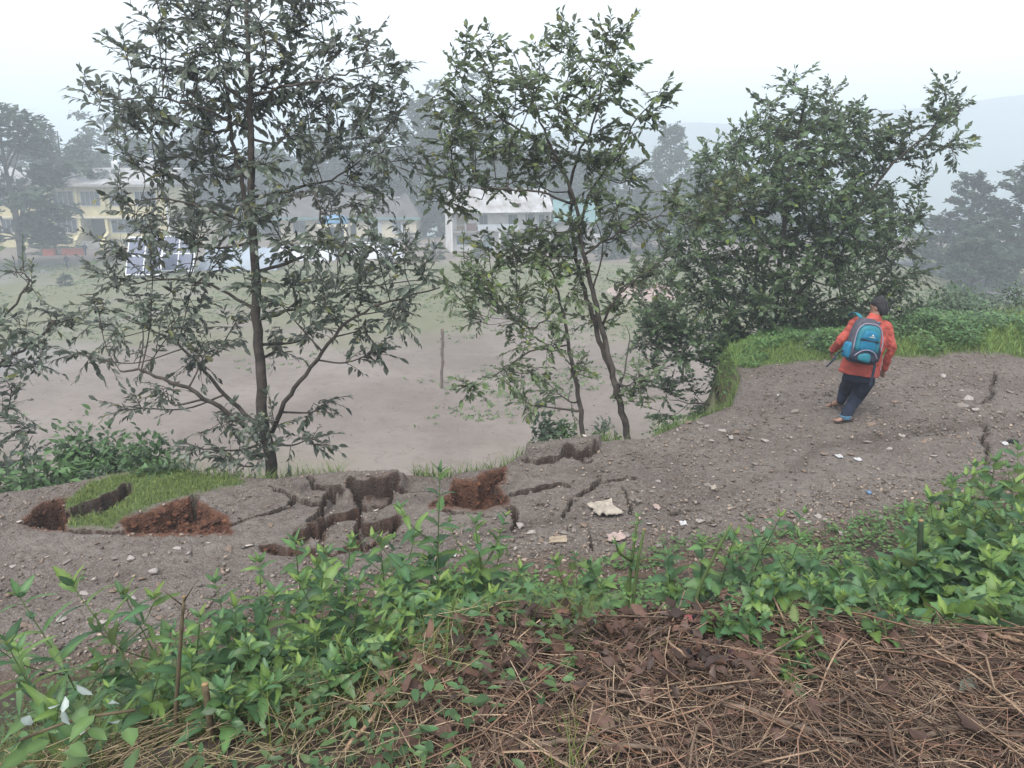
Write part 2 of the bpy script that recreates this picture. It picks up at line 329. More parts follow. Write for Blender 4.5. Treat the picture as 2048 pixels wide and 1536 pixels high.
# ------------------------------------------------------------------ ground sheet
def groundmat(name, road):
    m = bpy.data.materials.new(name); m.use_nodes = True; n = m.node_tree; L = n.links.new; b = n.nodes['Principled BSDF']
    b.inputs['Roughness'].default_value = 0.9; b.inputs['Specular IOR Level'].default_value = 0.25
    tc = n.nodes.new('ShaderNodeTexCoord')
    def noise(s, d=6, r=.6):
        q = n.nodes.new('ShaderNodeTexNoise'); q.inputs['Scale'].default_value = s; q.inputs['Detail'].default_value = d; q.inputs['Roughness'].default_value = r; L(tc.outputs['Object'], q.inputs['Vector']); return q.outputs['Fac']
    def rng_(f, a, c, lo=0., hi=1.):
        q = n.nodes.new('ShaderNodeMapRange'); q.inputs[1].default_value = a; q.inputs[2].default_value = c; q.inputs[3].default_value = lo; q.inputs[4].default_value = hi; L(f, q.inputs[0]); return q.outputs[0]
    def mix(f, a, c):
        q = n.nodes.new('ShaderNodeMix'); q.data_type = 'RGBA'
        for i, v in ((0, f), (6, a), (7, c)):
            if isinstance(v, tuple): q.inputs[i].default_value = (*v, 1)
            elif isinstance(v, float): q.inputs[i].default_value = v
            else: L(v, q.inputs[i])
        return q.outputs[2]
    def attr(a):
        q = n.nodes.new('ShaderNodeAttribute'); q.attribute_name = a; return q.outputs['Fac']
    if road:
        base = mix(rng_(noise(.9, 8, .65), .36, .64), (.092, .070, .056), (.160, .135, .114))
        base = mix(rng_(noise(9), .4, .75), base, (.062, .045, .036))
        vo = n.nodes.new('ShaderNodeTexVoronoi'); vo.inputs['Scale'].default_value = 42; L(tc.outputs['Object'], vo.inputs['Vector'])
        base = mix(rng_(vo.outputs['Color'], .35, .95, 0, .5), base, (.20, .182, .170))
        vo2 = n.nodes.new('ShaderNodeTexVoronoi'); vo2.inputs['Scale'].default_value = 110; L(tc.outputs['Object'], vo2.inputs['Vector'])
        base = mix(rng_(vo2.outputs['Color'], .5, 1., 0, .5), base, (.24, .222, .21))
        red = mix(rng_(noise(14), .3, .7), (.060, .026, .016), (.135, .062, .036))
        damp_and_shade = mix(rng_(noise(18), .3, .7), (.014, .010, .008), (.036, .026, .020))  # damp subsoil blackened further: crack and pit shade put into its colour
        base = mix(attr('damp_and_shade'), base, (.062, .049, .040))  # damp patches along the wheel ruts, the soil's own tone
        base = mix(attr('dug'), base, damp_and_shade)  # painted shade on dug walls, widened onto the rims
        base = mix(attr('soil'), base, red)
        base = mix(attr('humus'), base, mix(rng_(noise(22), .3, .7), (.06, .04, .028), (.12, .085, .06)))
        base = mix(attr('grass'), base, mix(rng_(noise(8), .3, .7), (.05, .08, .022), (.11, .15, .05)))
        ht = n.nodes.new('ShaderNodeMath'); ht.operation = 'ADD'; L(noise(60, 5), ht.inputs[0]); L(rng_(vo.outputs['Distance'], 0, .7, 1.2, 0), ht.inputs[1])
        bp = n.nodes.new('ShaderNodeBump'); bp.inputs['Strength'].default_value = .8; bp.inputs['Distance'].default_value = .012; L(ht.outputs[0], bp.inputs['Height']); L(bp.outputs[0], b.inputs['Normal'])
    else:
        dirt = mix(rng_(noise(.11, 8, .7), .4, .6), (.148, .120, .101), (.205, .172, .149))
        dirt = mix(rng_(noise(1.6, 6, .7), .5, .72, 0, .6), dirt, (.10, .08, .066))
        dirt = mix(attr('gravel'), dirt, mix(rng_(noise(.5), .3, .7), (.15, .14, .135), (.20, .19, .183)))
        gr = mix(rng_(noise(.5, 7, .7), .35, .65), (.095, .108, .042), (.145, .150, .070))
        base = mix(attr('grass'), dirt, gr)
        base = mix(attr('humus'), base, mix(rng_(noise(22), .3, .7), (.030, .021, .017), (.07, .052, .040)))
        base = mix(attr('wood'), base, mix(rng_(noise(.05, 7, .7), .35, .65), (.02, .04, .02), (.05, .08, .035)))
        bp = n.nodes.new('ShaderNodeBump'); bp.inputs['Strength'].default_value = .5; bp.inputs['Distance'].default_value = .05; L(noise(14, 6), bp.inputs['Height']); L(bp.outputs[0], b.inputs['Normal'])
    L(base, b.inputs['Base Color']); return m
ys = np.concatenate([np.arange(-5, 1.0, 0.5), 1.0 * 1.018 ** np.arange(0, 445)])
us = np.linspace(-1.25, 1.25, 230)
GX = us[None, :] * (np.maximum(ys, 0)[:, None] + 4.5); GY = np.repeat(ys[:, None], len(us), 1)
GZ = H(GX, GY)
in_road = (GY > ytoe(GX) + 0.3) & (GY < ylip(GX) + 1.0) & (GX > -8.6) & (GX < 11.4)
GZ = GZ - np.where(in_road, 1.0, 0) - np.where((GY > ytoe(GX) - .3) & (GY < ylip(GX) + 1.2), .03, 0.)
FN = fbm(GX * .09, GY * .09, 70, 4); FN2 = fbm(GX * .35, GY * .35, 71, 4)
grass = sst(56, 63, GY + 14 * (FN - .5)) * sst(104, 96, GY) * sst(.30, .52, FN * .6 + FN2 * .5) * sst(-60, -30, GX + GY * .25)
grass = np.maximum(grass, sst(.50, .66, FN2 * .7 + FN * .4) * sst(20, 27, GY) * sst(36, 30, GY) * .55)
grass = np.maximum(grass, sst(74, 77, GY) * sst(87, 82, GY) * sst(.28, .5, FN2) * .9 * sst(5, -20, GX))
grass = np.maximum(grass, sst(52, 55, GY + 8 * (FN - .5)) * sst(62, 58, GY) * sst(.3, .5, FN2) * .8 * sst(0, -15, GX))
grass = np.maximum(grass, sst(18, 30, GX - (GY - 60) * .35) * sst(45, 55, GY) * sst(120, 112, GY))
slope = sst(.2, .8, GY - ylip(GX)) * sst(25, 20, GY); grass = np.maximum(grass, slope * .8)
grass = grass * .78
grass = np.maximum(grass, sst(3.6, 4.2, GX) * sst(12.8, 13.3, GY) * sst(30, 24, GY))
gravel = sst(-26, -34, GX - .0 * GY) * sst(44, 50, GY) * sst(104, 100, GY)
bank = (GY < ytoe(GX)).astype(float); wood = sst(126, 136, GY)
nr, nc = GX.shape; ii = (np.arange(nr - 1)[:, None] * nc + np.arange(nc - 1)[None]).ravel()
MG = groundmat('ground_soil', False); MRD = groundmat('road_gravel', True)
g = obj('ground', mk_mesh('ground', np.stack([GX, GY, GZ], -1).reshape(-1, 3), np.stack([ii, ii + 1, ii + nc + 1, ii + nc], 1), MG, smooth=True,
        attrs=dict(grass=grass, gravel=gravel * (1 - grass), humus=bank, wood=wood)), kind='structure')

# ------------------------------------------------------------------ the cracked road
st = 0.022
xs = np.concatenate([np.arange(-8.4, -6.3, .03), np.arange(-6.3, 1.7, .016), np.arange(1.7, 11.2, .034)]); yv = np.concatenate([np.arange(4.4, 7.0, .030), np.arange(7.0, 9.9, .015), np.arange(9.9, 16.2, .034)]); X, Y = np.meshgrid(xs, yv)
keep = (Y > ytoe(X) - 0.5) & (Y < np.minimum(ylip(X) + 1.15, 15.9))
X = X + (vn(X * 31, Y * 31, 80) - .5) * .012; Y = Y + (vn(X * 31, Y * 31, 81) - .5) * .012
dep, red, gr, near = broken(X, Y); dug_shade_ = broken.dug
lipd = Y - ylip(X)
Z = H(X, Y) + plates(X, Y) - dep + .016 * (fbm(X * 7, Y * 7, 90, 3) - .5) + .016 * (vn(X * 19, Y * 19, 92) - .5)
Z += -dep * .0 + .16 * (fbm(X * 6, Y * 6, 95, 4) - .5) * sst(.1, .4, dep) + .03 * (fbm(X * 3, Y * 3, 96, 2) - .5) * near
Z -= .07 * sst(-.36, -.48, Y - ytoe(X))
red = np.maximum(red, sst(.02, .3, lipd) * .75)
rut = np.zeros(X.shape)
for fr, am in ((.36, 1.), (.74, .8)):
    yc_ = ytoe(X) + fr * (np.minimum(ylip(X), 13.0) - ytoe(X)) + .25 * (fbm(X * .6, X * 0 + fr * 9, 130, 2) - .5); rut = np.maximum(rut, am * np.exp(-((Y - yc_) / .22) ** 2) * (.3 + .9 * fbm(X * .9, Y * .9, 131, 3)))
Z -= .03 * rut * (1 - gr)
damp_ = sst(.35, .8, rut * .7 + .6 * (fbm(X * 1.3, Y * 1.3, 132, 4) - .35)) * .55 * (1 - gr)
hum = sst(.5, -.3, Y - ytoe(X) + .5 * (fbm(X * 2.2, Y * 2.2, 97) - .5)) * (1 - gr)
nr, nc = X.shape
kk = keep[:-1, :-1] & keep[1:, 1:] & keep[1:, :-1] & keep[:-1, 1:]
ii = (np.arange(nr - 1)[:, None] * nc + np.arange(nc - 1)[None])[kk]
Q = np.stack([ii, ii + 1, ii + nc + 1, ii + nc], 1); used, inv = np.unique(Q, return_inverse=True)
Vr = np.stack([X, Y, Z], -1).reshape(-1, 3)[used]
obj('road', mk_mesh('road', Vr, inv.reshape(-1, 4), MRD, smooth=False, attrs=dict(soil=red.ravel()[used], dug=(dug_shade_ * (.8 + .2 * vn(X * 40, Y * 40, 140))).ravel()[used], damp_and_shade=damp_.ravel()[used], grass=(gr * (1 - dug_shade_)).ravel()[used], humus=hum.ravel()[used])), kind='structure')

# ------------------------------------------------------------------ the hillside across the valley, nearly lost in the mist
hx = np.linspace(-700, 1900, 130); hy = np.linspace(330, 1500, 90); HX, HY = np.meshgrid(hx, hy)
ang = np.interp(HX / np.maximum(HY, 1) * 1, [-.6, -.1, .15, .65, 1.2, 3], [-1.2, -.3, 1.4, 3.6, 4.4, 4.6]); zt = np.minimum(3.6 + 720 * np.tan(np.radians(ang)), 55)
pf = sst(380, 720, HY); HZ = -170 + (zt + 170) * pf + 26 * (fbm(HX * .006, HY * .006, 201, 5) - .5) * (.4 + pf) - np.clip(HY - 760, 0, 1e9) * .12; HZ = np.minimum(HZ, 58)
nr, nc = HX.shape; ii = (np.arange(nr - 1)[:, None] * nc + np.arange(nc - 1)[None]).ravel()
obj('hills', mk_mesh('hills', np.stack([HX, HY, HZ], -1).reshape(-1, 3), np.stack([ii, ii + 1, ii + nc + 1, ii + nc], 1), mat('hill_forest', (.045, .07, .038), .95, .1, .4, .02), smooth=True), kind='structure')

# ------------------------------------------------------------------ mist: one even box round everything
hz = MB().box(-3200, 3200, -40, 3300, -240, 62).build('haze', None, kind='stuff')
hm = bpy.data.materials.new('mist'); hm.use_nodes = True; n = hm.node_tree; n.nodes.clear()
pv = n.nodes.new('ShaderNodeVolumePrincipled'); pv.inputs['Color'].default_value = (.84, .93, 1.0, 1); pv.inputs['Density'].default_value = 0.0027; pv.inputs['Anisotropy'].default_value = 0.0
on = n.nodes.new('ShaderNodeOutputMaterial'); n.links.new(pv.outputs[0], on.inputs['Volume']); hz.data.materials.append(hm)
# ------------------------------------------------------------------ far side of the field: buildings
M = dict(
    yellow=mat('yellow_plaster', (.56, .50, .30), .85, .2, .12, 1.2), cream=mat('cream_plaster', (.60, .54, .40), .85, .2, .1, 1.2), white=mat('white_plaster', (.66, .64, .62), .85, .2, .14, .9),
    grey=mat('grey_concrete', (.30, .29, .27), .9, .2, .25, .8), tin=mat('weathered_tin', (.36, .37, .38), .5, .4, .22, .7, dark=(.20, .175, .16)), slate=mat('grey_roofing', (.095, .088, .084), .8, .3, .25, .6),
    teal=mat('teal_sheet', (.11, .205, .21), .55, .4, .15, .8), blue=mat('blue_sheet', (.11, .26, .44), .5, .4, .12, 1.), darkroom=mat('dark_opening', (.035, .038, .042), .6, .3, .2, 1.),
    frame=mat('window_frame_paint', (.22, .30, .33), .6, .3, .1, 2.), door=mat('ochre_door', (.28, .19, .09), .7, .3, .2, 2.), plastic=mat('white_plastic', (.72, .74, .76), .4, .4, .06, 1.),
    cell=mat('solar_cell', (.04, .055, .13), .3, .5, .25, 1.), alu=mat('aluminium', (.72, .73, .76), .4, .5, .05, 2.), tarp=mat('white_tarpaulin', (.46, .48, .51), .55, .4, .12, .6),
    tarpblue=mat('pale_blue_tarpaulin', (.26, .31, .37), .55, .4, .15, .6), redpot=mat('red_planter_paint', (.40, .10, .065), .7, .3, .15, 2.), gridline=mat('cell_busbar', (.13, .15, .25), .4, .4, .1, 2.), rail=mat('pale_rail', (.45, .47, .5), .6, .3, .1, 2.),
    wood=mat('weathered_wood', (.14, .10, .08), .85, .2, .3, 12., bump=.4, bscale=30), bark=mat('grey_brown_bark', (.085, .072, .062), .9, .2, .35, 9., bump=.7, bscale=45, attr=False),
    brown=mat('brown_cloth', (.13, .07, .06), .85, .2, .2, 3.))
gm = bpy.data.materials.new('window_glass'); gm.use_nodes = True; b = gm.node_tree.nodes['Principled BSDF']; b.inputs['Base Color'].default_value = (.05, .06, .07, 1); b.inputs['Roughness'].default_value = .12; M['glass'] = gm
PPM = lambda Y: FPX / (Y * cP + (CAMZ - FZ) * sP)         # pixels per metre at the foot of a thing on the field
def site(px, Y): return np.array([at_y(px, 500, Y)[0], Y, float(H(at_y(px, 500, Y)[0], Y))])
def B(name, m, parent, *boxes, smooth=False):
    mb = MB()
    for q in boxes: mb.box(*q)
    return mb.build(name, M[m], parent, smooth)
def window(p, x0, x1, z0, z1, y=0., nx=2, frame='frame', shutters=False):
    t = .07
    w_ = B('window', frame, p, (x0, x1, y - .05, y + .05, z0, z0 + t), (x0, x1, y - .05, y + .05, z1 - t, z1), (x0, x0 + t, y - .05, y + .05, z0 + t, z1 - t), (x1 - t, x1, y - .05, y + .05, z0 + t, z1 - t))
    for k in range(nx):
        a = x0 + t + (x1 - x0 - 2 * t) * k / nx; c = x0 + t + (x1 - x0 - 2 * t) * (k + 1) / nx
        B('pane', 'glass', w_, (a + .02, c - .02, y - .012, y + .012, z0 + t, z1 - t))
    if nx > 1:
        for k in range(1, nx): a = x0 + t + (x1 - x0 - 2 * t) * k / nx; B('mullion', frame, w_, (a - .02, a + .02, y - .04, y + .04, z0 + t, z1 - t))
    if shutters:
        for a, c in ((x0, x0 + (x1 - x0) * .3), (x1 - (x1 - x0) * .3, x1)): B('shutter', 'rail', w_, (a, c, y - .09, y - .06, z0 + .02, z1 - .02))
    return w_
def corr(x0, x1, p0, p1, n, amp, th=.03):
    """corrugated sheet from eave line p0=(y,z) to ridge line p1=(y,z)"""
    xs = np.linspace(x0, x1, n); V = []; F = []
    for s in (0, 1):
        for q in (p0, p1):
            for i, x in enumerate(xs): V.append((x, q[0], q[1] + (amp if i % 2 else 0) - s * th))
    for i in range(n - 1):
        F.append((i, i + 1, n + i + 1, n + i)); F.append((2 * n + i, 3 * n + i, 3 * n + i + 1, 2 * n + i + 1))
        F.append((i, 2 * n + i, 2 * n + i + 1, i + 1)); F.append((n + i, n + i + 1, 3 * n + i + 1, 3 * n + i))
    return np.array(V), F

# white two-storey house with the balcony
s0 = site(906, 111); wh = thing('white_house', s0, 'white two-storey house with tin roof, long balcony and ochre door across the field', 'house'); wh.rotation_euler.z = R(11)
W, D, h1 = 13.6, 7.0, 2.75
B('wall', 'white', wh, (0, W, 1.4, D, 0, 5.6))
mb = MB().prism([(0, 0, 0), (0, D, 0), (0, D, 5.55), (0, D / 2 + .3, 8.2), (0, .0, 5.55)], (-.22, 0, 0)); mb.build('gable_wall', M['white'], wh)
mb = MB().prism([(W, 0, 0), (W, D, 0), (W, D, 5.55), (W, D / 2 + .3, 8.2), (W, .0, 5.55)], (.22, 0, 0)); mb.build('gable_wall', M['white'], wh)
rf = MB().add(*corr(-.5, W + .5, (-.75, 5.35), (D / 2 + .3, 8.35), 60, .05)).add(*corr(-.5, W + .5, (D + .5, 5.4), (D / 2 + .3, 8.33), 60, .05)).build('roof', M['tin'], wh)
B('patch_sheet', 'brown', rf, (8.6, 9.6, .2, .9, 6.35, 6.5))
B('balcony_floor', 'grey', wh, (0.02, W - .02, -.1, 1.4, 2.7, 2.9)); B('balcony_parapet', 'rail', wh, (3.4, 9.3, -.08, .0, 2.92, 3.75))
B('hung_blanket', 'brown', wh, (1.9, 3.3, -.16, -.09, 2.95, 3.95))
for x in (.15, 1.8, 10.4, 12.0, 13.3): B('railing_post', 'rail', wh, (x, x + .06, -.06, 0, 2.9, 5.4))

for q in ((.05, 1.85, -.05, -.01, 3.7, 3.76), (9.35, 13.5, -.05, -.01, 3.7, 3.76), (9.35, 13.5, -.05, -.01, 3.3, 3.34)): B('railing', 'rail', wh, q)
d = B('door', 'door', wh, (.75, 1.85, 1.33, 1.4, 2.95, 5.0)); B('door_rail', 'frame', d, (.75, 1.85, 1.31, 1.33, 3.9, 4.0))
window(wh, 3.9, 5.1, 3.6, 4.95, 1.36); window(wh, 8.0, 9.3, 3.5, 4.95, 1.36); B('door', 'darkroom', wh, (10.5, 11.6, 1.34, 1.4, 2.95, 5.0)); window(wh, 12.2, 13.2, 3.4, 4.9, 1.36)
window(wh, .7, 2.8, .95, 2.2, 1.36, 3); window(wh, 9.7, 11.2, .95, 2.2, 1.36, 2)
B('door', 'frame', wh, (4.5, 5.7, 1.33, 1.4, .05, 2.2)); B('door', 'darkroom', wh, (7.0, 8.1, 1.33, 1.4, .05, 2.2))
for x in (3.6, 6.4, 9.0, 12.2): B('pillar', 'white', wh, (x, x + .25, .0, .25, 0, 2.7))

# cream house with the grey hipped roof
s0 = site(560, 127); ch = thing('cream_house', s0, 'single-storey cream house with wide grey hipped roof beside the conifers', 'house')
W, D = 21.6, 9.0
B('wall', 'cream', ch, (0, 9.2, 1.2, D, 0, 3.6), (12.2, W, 0, D, 0, 3.6)); B('recess', 'darkroom', ch, (9.2, 12.2, 1.8, 2.0, 0, 3.6))
mb = MB(); e = [(-.7, -.7, 3.55), (W + .7, -.7, 3.55), (W + .7, D + .7, 3.55), (-.7, D + .7, 3.55), (2.2, D / 2, 7.1), (W - 2.0, D / 2, 7.1)]
mb.poly([e[0], e[1], e[5], e[4]]).poly([e[1], e[2], e[5]]).poly([e[2], e[3], e[4], e[5]]).poly([e[3], e[0], e[4]]).poly([e[3], e[2], e[1], e[0]])
r_ = mb.build('roof', M['slate'], ch)
B('eave_board', 'teal', r_, (-.72, W + .72, -.76, -.71, 3.25, 3.6)); 
for x, wd, y, z in ((14.2, 1.2, 3.0, 6.3), (15.8, .5, 3.0, 6.28), (16.6, .35, 2.95, 6.25), (17.4, .8, 3.1, 6.4), (18.3, .5, 3.2, 6.45)): B('roof_patch', 'tin', r_, (x, x + wd, y - .25, y + .1, z - .12, z + .1))
window(ch, 14.2, 16.2, 1.15, 2.95, 0, 2, shutters=True); window(ch, 17.8, 19.8, 1.15, 2.95, 0, 2, shutters=True); window(ch, 2, 4, 1.1, 2.9, 1.2); window(ch, 6, 8, 1.1, 2.9, 1.2)
B('plinth', 'grey', ch, (12.1, W + .15, -.15, 0, 0, .45))

# small arched porch with a blue roof
s0 = site(641, 119); po = thing('porch', s0, 'open porch with blue arched roof and pale columns before the cream house', 'porch')
for x in (.0, 3.6):
    for y in (0, 3): B('column', 'cream', po, (x, x + .32, y, y + .32, 0, 2.75))
B('beam', 'cream', po, (-.25, 4.2, -.05, .4, 2.75, 3.12)); B('beam', 'cream', po, (-.25, 4.2, 2.95, 3.4, 2.75, 3.12)); B('back_wall', 'darkroom', po, (.32, 3.6, 3.33, 3.45, 0, 2.75))
a = np.linspace(0, math.pi, 12); pts = [(1.96 + 1.95 * math.cos(t), 0, 3.12 + 1.25 * math.sin(t)) for t in a]
MB().prism(pts, (0, 3.4, 0)).build('arched_roof', M['blue'], po, True); B('sign', 'darkroom', po, (1.7, 2.2, -.09, -.05, 2.82, 3.04))

# long yellow two-storey building
s0 = site(-60, 117); yb = thing('yellow_building', s0, 'long two-storey yellow building with low roof behind the big left tree', 'building')
W, D = 28.9, 11
B('wall', 'yellow', yb, (0, 16.5, .6, D, 0, 8.6), (20.0, W, .6, D, 0, 8.6), (16.5, 20.0, .6, D, 4.4, 8.6)); B('entrance', 'darkroom', yb, (16.5, 20.0, 3.4, 3.6, 0, 4.4))
B('floor_band', 'cream', yb, (-.1, W + .1, .1, .6, 4.2, 4.5)); B('roof_slab', 'grey', yb, (-.5, W + .6, -.5, D + .5, 8.62, 8.95))
mb = MB().prism([(0, .3, 8.96), (0, D - .3, 8.96), (0, D - 1.5, 11.1)], (W - .2, 0, 0)); mb.build('tin_roof', M['tin'], yb)
for x in (-.05, 4.0, 8.0, 12.0, 16.1, 20.0, 28.6): B('pilaster', 'yellow', yb, (x, x + .4, .25, .6, 0, 4.2), (x, x + .4, .25, .6, 4.5, 8.6))
for x0, x1 in ((.9, 3.6), (4.8, 7.6), (8.8, 11.6), (12.8, 15.8), (20.7, 27.2)): window(yb, x0, x1, 2.1, 4.05, .58, 4 if x1 - x0 < 5 else 7, 'rail')
for x0, x1 in ((.9, 3.6), (4.8, 7.6), (8.8, 11.6), (12.8, 15.8), (16.8, 19.6), (20.9, 23.6), (24.6, 27.6)): window(yb, x0, x1, 5.9, 8.0, .58, 4, 'rail')
for x in (16.0, 20.05): MB().prism([(x, -2.2, 0), (x, .2, 0), (x, .2, 2.3), (x, -.6, 1.9), (x, -2.2, .7)], (.45, 0, 0)).build('stair_wing', M['yellow'], yb)
B('stair', 'grey', yb, *[(16.46, 20.04, -2.0 + .35 * k, -1.65 + .35 * k, 0, .17 * (k + 1)) for k in range(6)])
B('drainpipe', 'plastic', yb, (W + .1, W + .28, .3, .48, .5, 10.0))
B('annex_wall', 'cream', yb, (W + .3, W + 4.6, 2, 8, 0, 3.7)); MB().prism([(W + .1, 1.2, 3.72), (W + 5, 1.2, 3.72), (W + 5, 8.5, 4.5), (W + .1, 8.5, 4.5)], (0, 0, .15)).build('annex_roof', M['slate'], yb); window(yb, W + 2.6, W + 3.5, 1.6, 3.1, 1.98)
def tank(px, py, Y, r, h, m, label, nm='water_tank'):
    p = at_y(px, py, Y); a = np.arange(14) * 2 * math.pi / 14; prof = [(r * .9, 0), (r, .08 * h), (r, .75 * h), (r * .8, .92 * h), (r * .3, h)]
    V = np.array([(q * math.cos(t), q * math.sin(t), z) for q, z in prof for t in a]); F = [(i * 14 + j, i * 14 + (j + 1) % 14, (i + 1) * 14 + (j + 1) % 14, (i + 1) * 14 + j) for i in range(4) for j in range(14)] + [tuple(range(56, 70)), tuple(range(13, -1, -1))]
    t = thing(nm, p, label, 'tank'); MB().add(V, F).build('barrel', M[m], t, True); 
    V2, F2 = tube([(0, 0, h * .98), (0, 0, h * 1.08)], r * .28, 10); MB().add(V2, F2).build('lid', M[m], t)
    B('stand', 'grey', t, (-r, r, -r, r, -1.2 if m == 'plastic' else -.5, -.0)); return t
tank(231, 338, 124, .5, 1.3, 'plastic', 'tall white water tank standing alone on the yellow building roof')
tank(281, 333, 125, .75, .7, 'plastic', 'left one of two squat white tanks on the roof'); tank(298, 328, 126, .75, .9, 'plastic', 'right one of two squat white tanks on the roof')
tank(1166, 414, 116, .65, 1.2, 'blue', 'blue water tank above the teal roofed shed')
# sheds right of the white house
s0 = site(1112, 112); sh = thing('tin_shed', s0, 'grey shed with steep teal sheet roof right of the white house', 'shed')
B('wall', 'grey', sh, (0, 5.2, 0, 5, 0, 4.4)); B('door', 'darkroom', sh, (.5, 1.6, -.06, 0, 0, 2.1)); window(sh, 2.6, 4.0, 1.1, 2.3, 0)
MB().add(*corr(-.4, 5.7, (-.6, 4.1), (2.8, 6.9), 30, .05)).add(*corr(-.4, 5.7, (5.5, 4.2), (2.8, 6.88), 30, .05)).build('roof', M['teal'], sh)
s0 = site(1196, 108); sh = thing('low_shed', s0, 'low open shed with pale tin roof at the field edge', 'shed')
B('wall', 'white', sh, (0, 4.4, 2.2, 3.4, 0, 1.6)); MB().add(*corr(-.3, 4.9, (-.5, 1.7), (3.6, 2.5), 26, .05)).build('roof', M['tin'], sh)
for x in (0, 2.1, 4.3): B('post', 'wood', sh, (x, x + .1, 0, .1, 0, 1.75))

# tents of tarpaulin, solar panels, planters, pole
def tent(px0, px1, Y, d, h, m, label, slump=.12):
    s0 = site(px0, Y); L = (px1 - px0) / PPM(Y); t = thing('tarpaulin_tent', s0, label, 'tent'); n = 26; k = 9; V = []; F = []
    for i in range(n):
        x = L * i / (n - 1)
        for j in range(k):
            a = j / (k - 1); y = d * a; z = h * (1 - abs(2 * a - 1) ** 1.6) ; en = min(1, min(i, n - 1 - i) / 2.0 + .25)
            V.append((x, y, max(.0, z * en * (1 - slump * (fbm(np.array(x * .9), np.array(y * .9 + px0), 5) * 1.6)))))
    for i in range(n - 1):
        for j in range(k - 1): a = i * k + j; F.append((a, a + 1, a + k + 1, a + k))
    MB().add(np.array(V), F).build('tarpaulin', M[m], t, True)
    B('ridge_pole', 'wood', t, (.2, L - .2, d / 2 - .03, d / 2 + .03, h * .8 - .06, h * .8)); 
    for x in (.5, L / 2, L - .5): B('prop', 'wood', t, (x, x + .06, d / 2 - .03, d / 2 + .03, 0, h * .8 - .06))
    return t
tent(690, 806, 104, 4.0, 2.1, 'tarp', 'long white tarpaulin tent in front of the cream house')
tent(545, 668, 102, 4.0, 1.9, 'tarp', 'white tarpaulin tent left of the blue roofed porch')
tent(388, 548, 93, 4.5, 2.7, 'tarpblue', 'pale blue tarpaulin tent just right of the solar panels')
def solar(px0, px1, py0, py1, label):
    f = at_field(px0, py1); Y = f[1]; k = PPM(Y); wd = (px1 - px0) / k; ln = (py1 - py0) / k; t = thing('solar_array', (f[0], Y, f[2] + .35), label, 'solar panel'); t.rotation_euler.x = R(62)
    for i in range(2):
        for j in range(2):
            x0, z0 = i * wd / 2, j * ln * 1.06 / 2; p = B('panel', 'cell', t, (x0 + .07, x0 + wd / 2 - .07, z0 + .07, z0 + ln * .53 - .07, -.03, .03))
            mb = MB()
            for q in range(1, 6): xx = x0 + .07 + (wd / 2 - .14) * q / 6; mb.box(xx - .012, xx + .012, z0 + .08, z0 + ln * .53 - .08, .031, .036)
            for q in range(1, 10): zz = z0 + .07 + (ln * .53 - .14) * q / 10; mb.box(x0 + .08, x0 + wd / 2 - .08, zz - .010, zz + .010, .031, .0345)
            mb.build('cell_grid', M['gridline'], p)
    B('frame', 'alu', t, *[(x - .06, x + .06, 0, ln * 1.06, -.05, .05) for x in (.06, wd / 2, wd - .06)], *[(.125, wd / 2 - .065, z - .06, z + .06, -.05, .048) for z in (.06, ln * .53, ln * 1.06 - .06)], *[(wd / 2 + .065, wd - .125, z - .06, z + .06, -.05, .048) for z in (.06, ln * .53, ln * 1.06 - .06)])
    for x in (.2, wd - .2):
        q = B('leg', 'alu', t, (x - .04, x + .04, ln - .3, ln - .22, -2.6, -.05)); q.rotation_euler.x = 0
    return t
solar(251, 322, 480, 557, 'tilted blue solar array with white frame, the left one'); solar(322, 388, 478, 549, 'tilted blue solar array half hidden by leaves, the right one')
for i, (px, wd) in enumerate(((84, 1.5), (123, 1.3), (143, 1.5), (230, 1.4))):
    s0 = site(px, 108); t = thing('flower_planter', s0, ordinal(i, 4) + 'red flower planter along the hedge by the yellow building', 'planter', 'red planters'); B('box', 'redpot', t, (0, wd, 0, .6, 0, .8)); B('rim', 'redpot', t, (-.05, wd + .05, -.05, .65, .8, .9)); B('soil', 'wood', t, (.05, wd - .05, .05, .55, .9, .93))
f = at_field(883, 776); pl = thing('wooden_pole', f, 'lone crooked wooden pole standing in the dirt field', 'pole')
k = 3.5; P = np.array([(0, 0, -.3), (.03, 0, .4), (.02, .0, .9), (.10, 0, 1.5), (.08, .0, 2.1), (.14, 0, 2.7), (.12, 0, 3.5)]); P = smoothline(P, 4)
V, F = tube(P, .085 + .015 * np.sin(np.arange(len(P)) * 1.7), 9); obj('shaft', mk_mesh('shaft', V, F, M['wood'], smooth=True), pl)
for z, a in ((1.5, .5), (2.3, 2.8), (2.9, 4.2)):
    V, F = tube([(.08, 0, z), (.08 + .16 * math.cos(a), .16 * math.sin(a), z + .07)], [.05, .02], 6); obj('branch_stub', mk_mesh('branch_stub', V, F, M['wood'], smooth=True), pl)
# lane on the right
c = [at_field(1790, 520), at_field(1868, 537), at_field(1925, 553), at_field(1985, 574), at_field(2060, 610), at_field(2200, 700)]; c = smoothline(c, 6); T = np.gradient(c, axis=0); nn = np.stack([-T[:, 1], T[:, 0]], 1); nn /= np.linalg.norm(nn, axis=1, keepdims=True)
V = []
for s_ in (-2.2, -1, 1, 2.2):
    q = c.copy(); q[:, :2] += nn * s_; q[:, 2] = H(q[:, 0], q[:, 1]) + .22; V.append(q)
V = np.concatenate(V); n_ = len(c); F = np.array([(a * n_ + i, a * n_ + i + 1, (a + 1) * n_ + i + 1, (a + 1) * n_ + i) for a in range(3) for i in range(n_ - 1)])
obj('lane', mk_mesh('lane', V, F, mat('lane_tar', (.17, .165, .175), .85, .3, .15, .3), smooth=True), kind='structure')
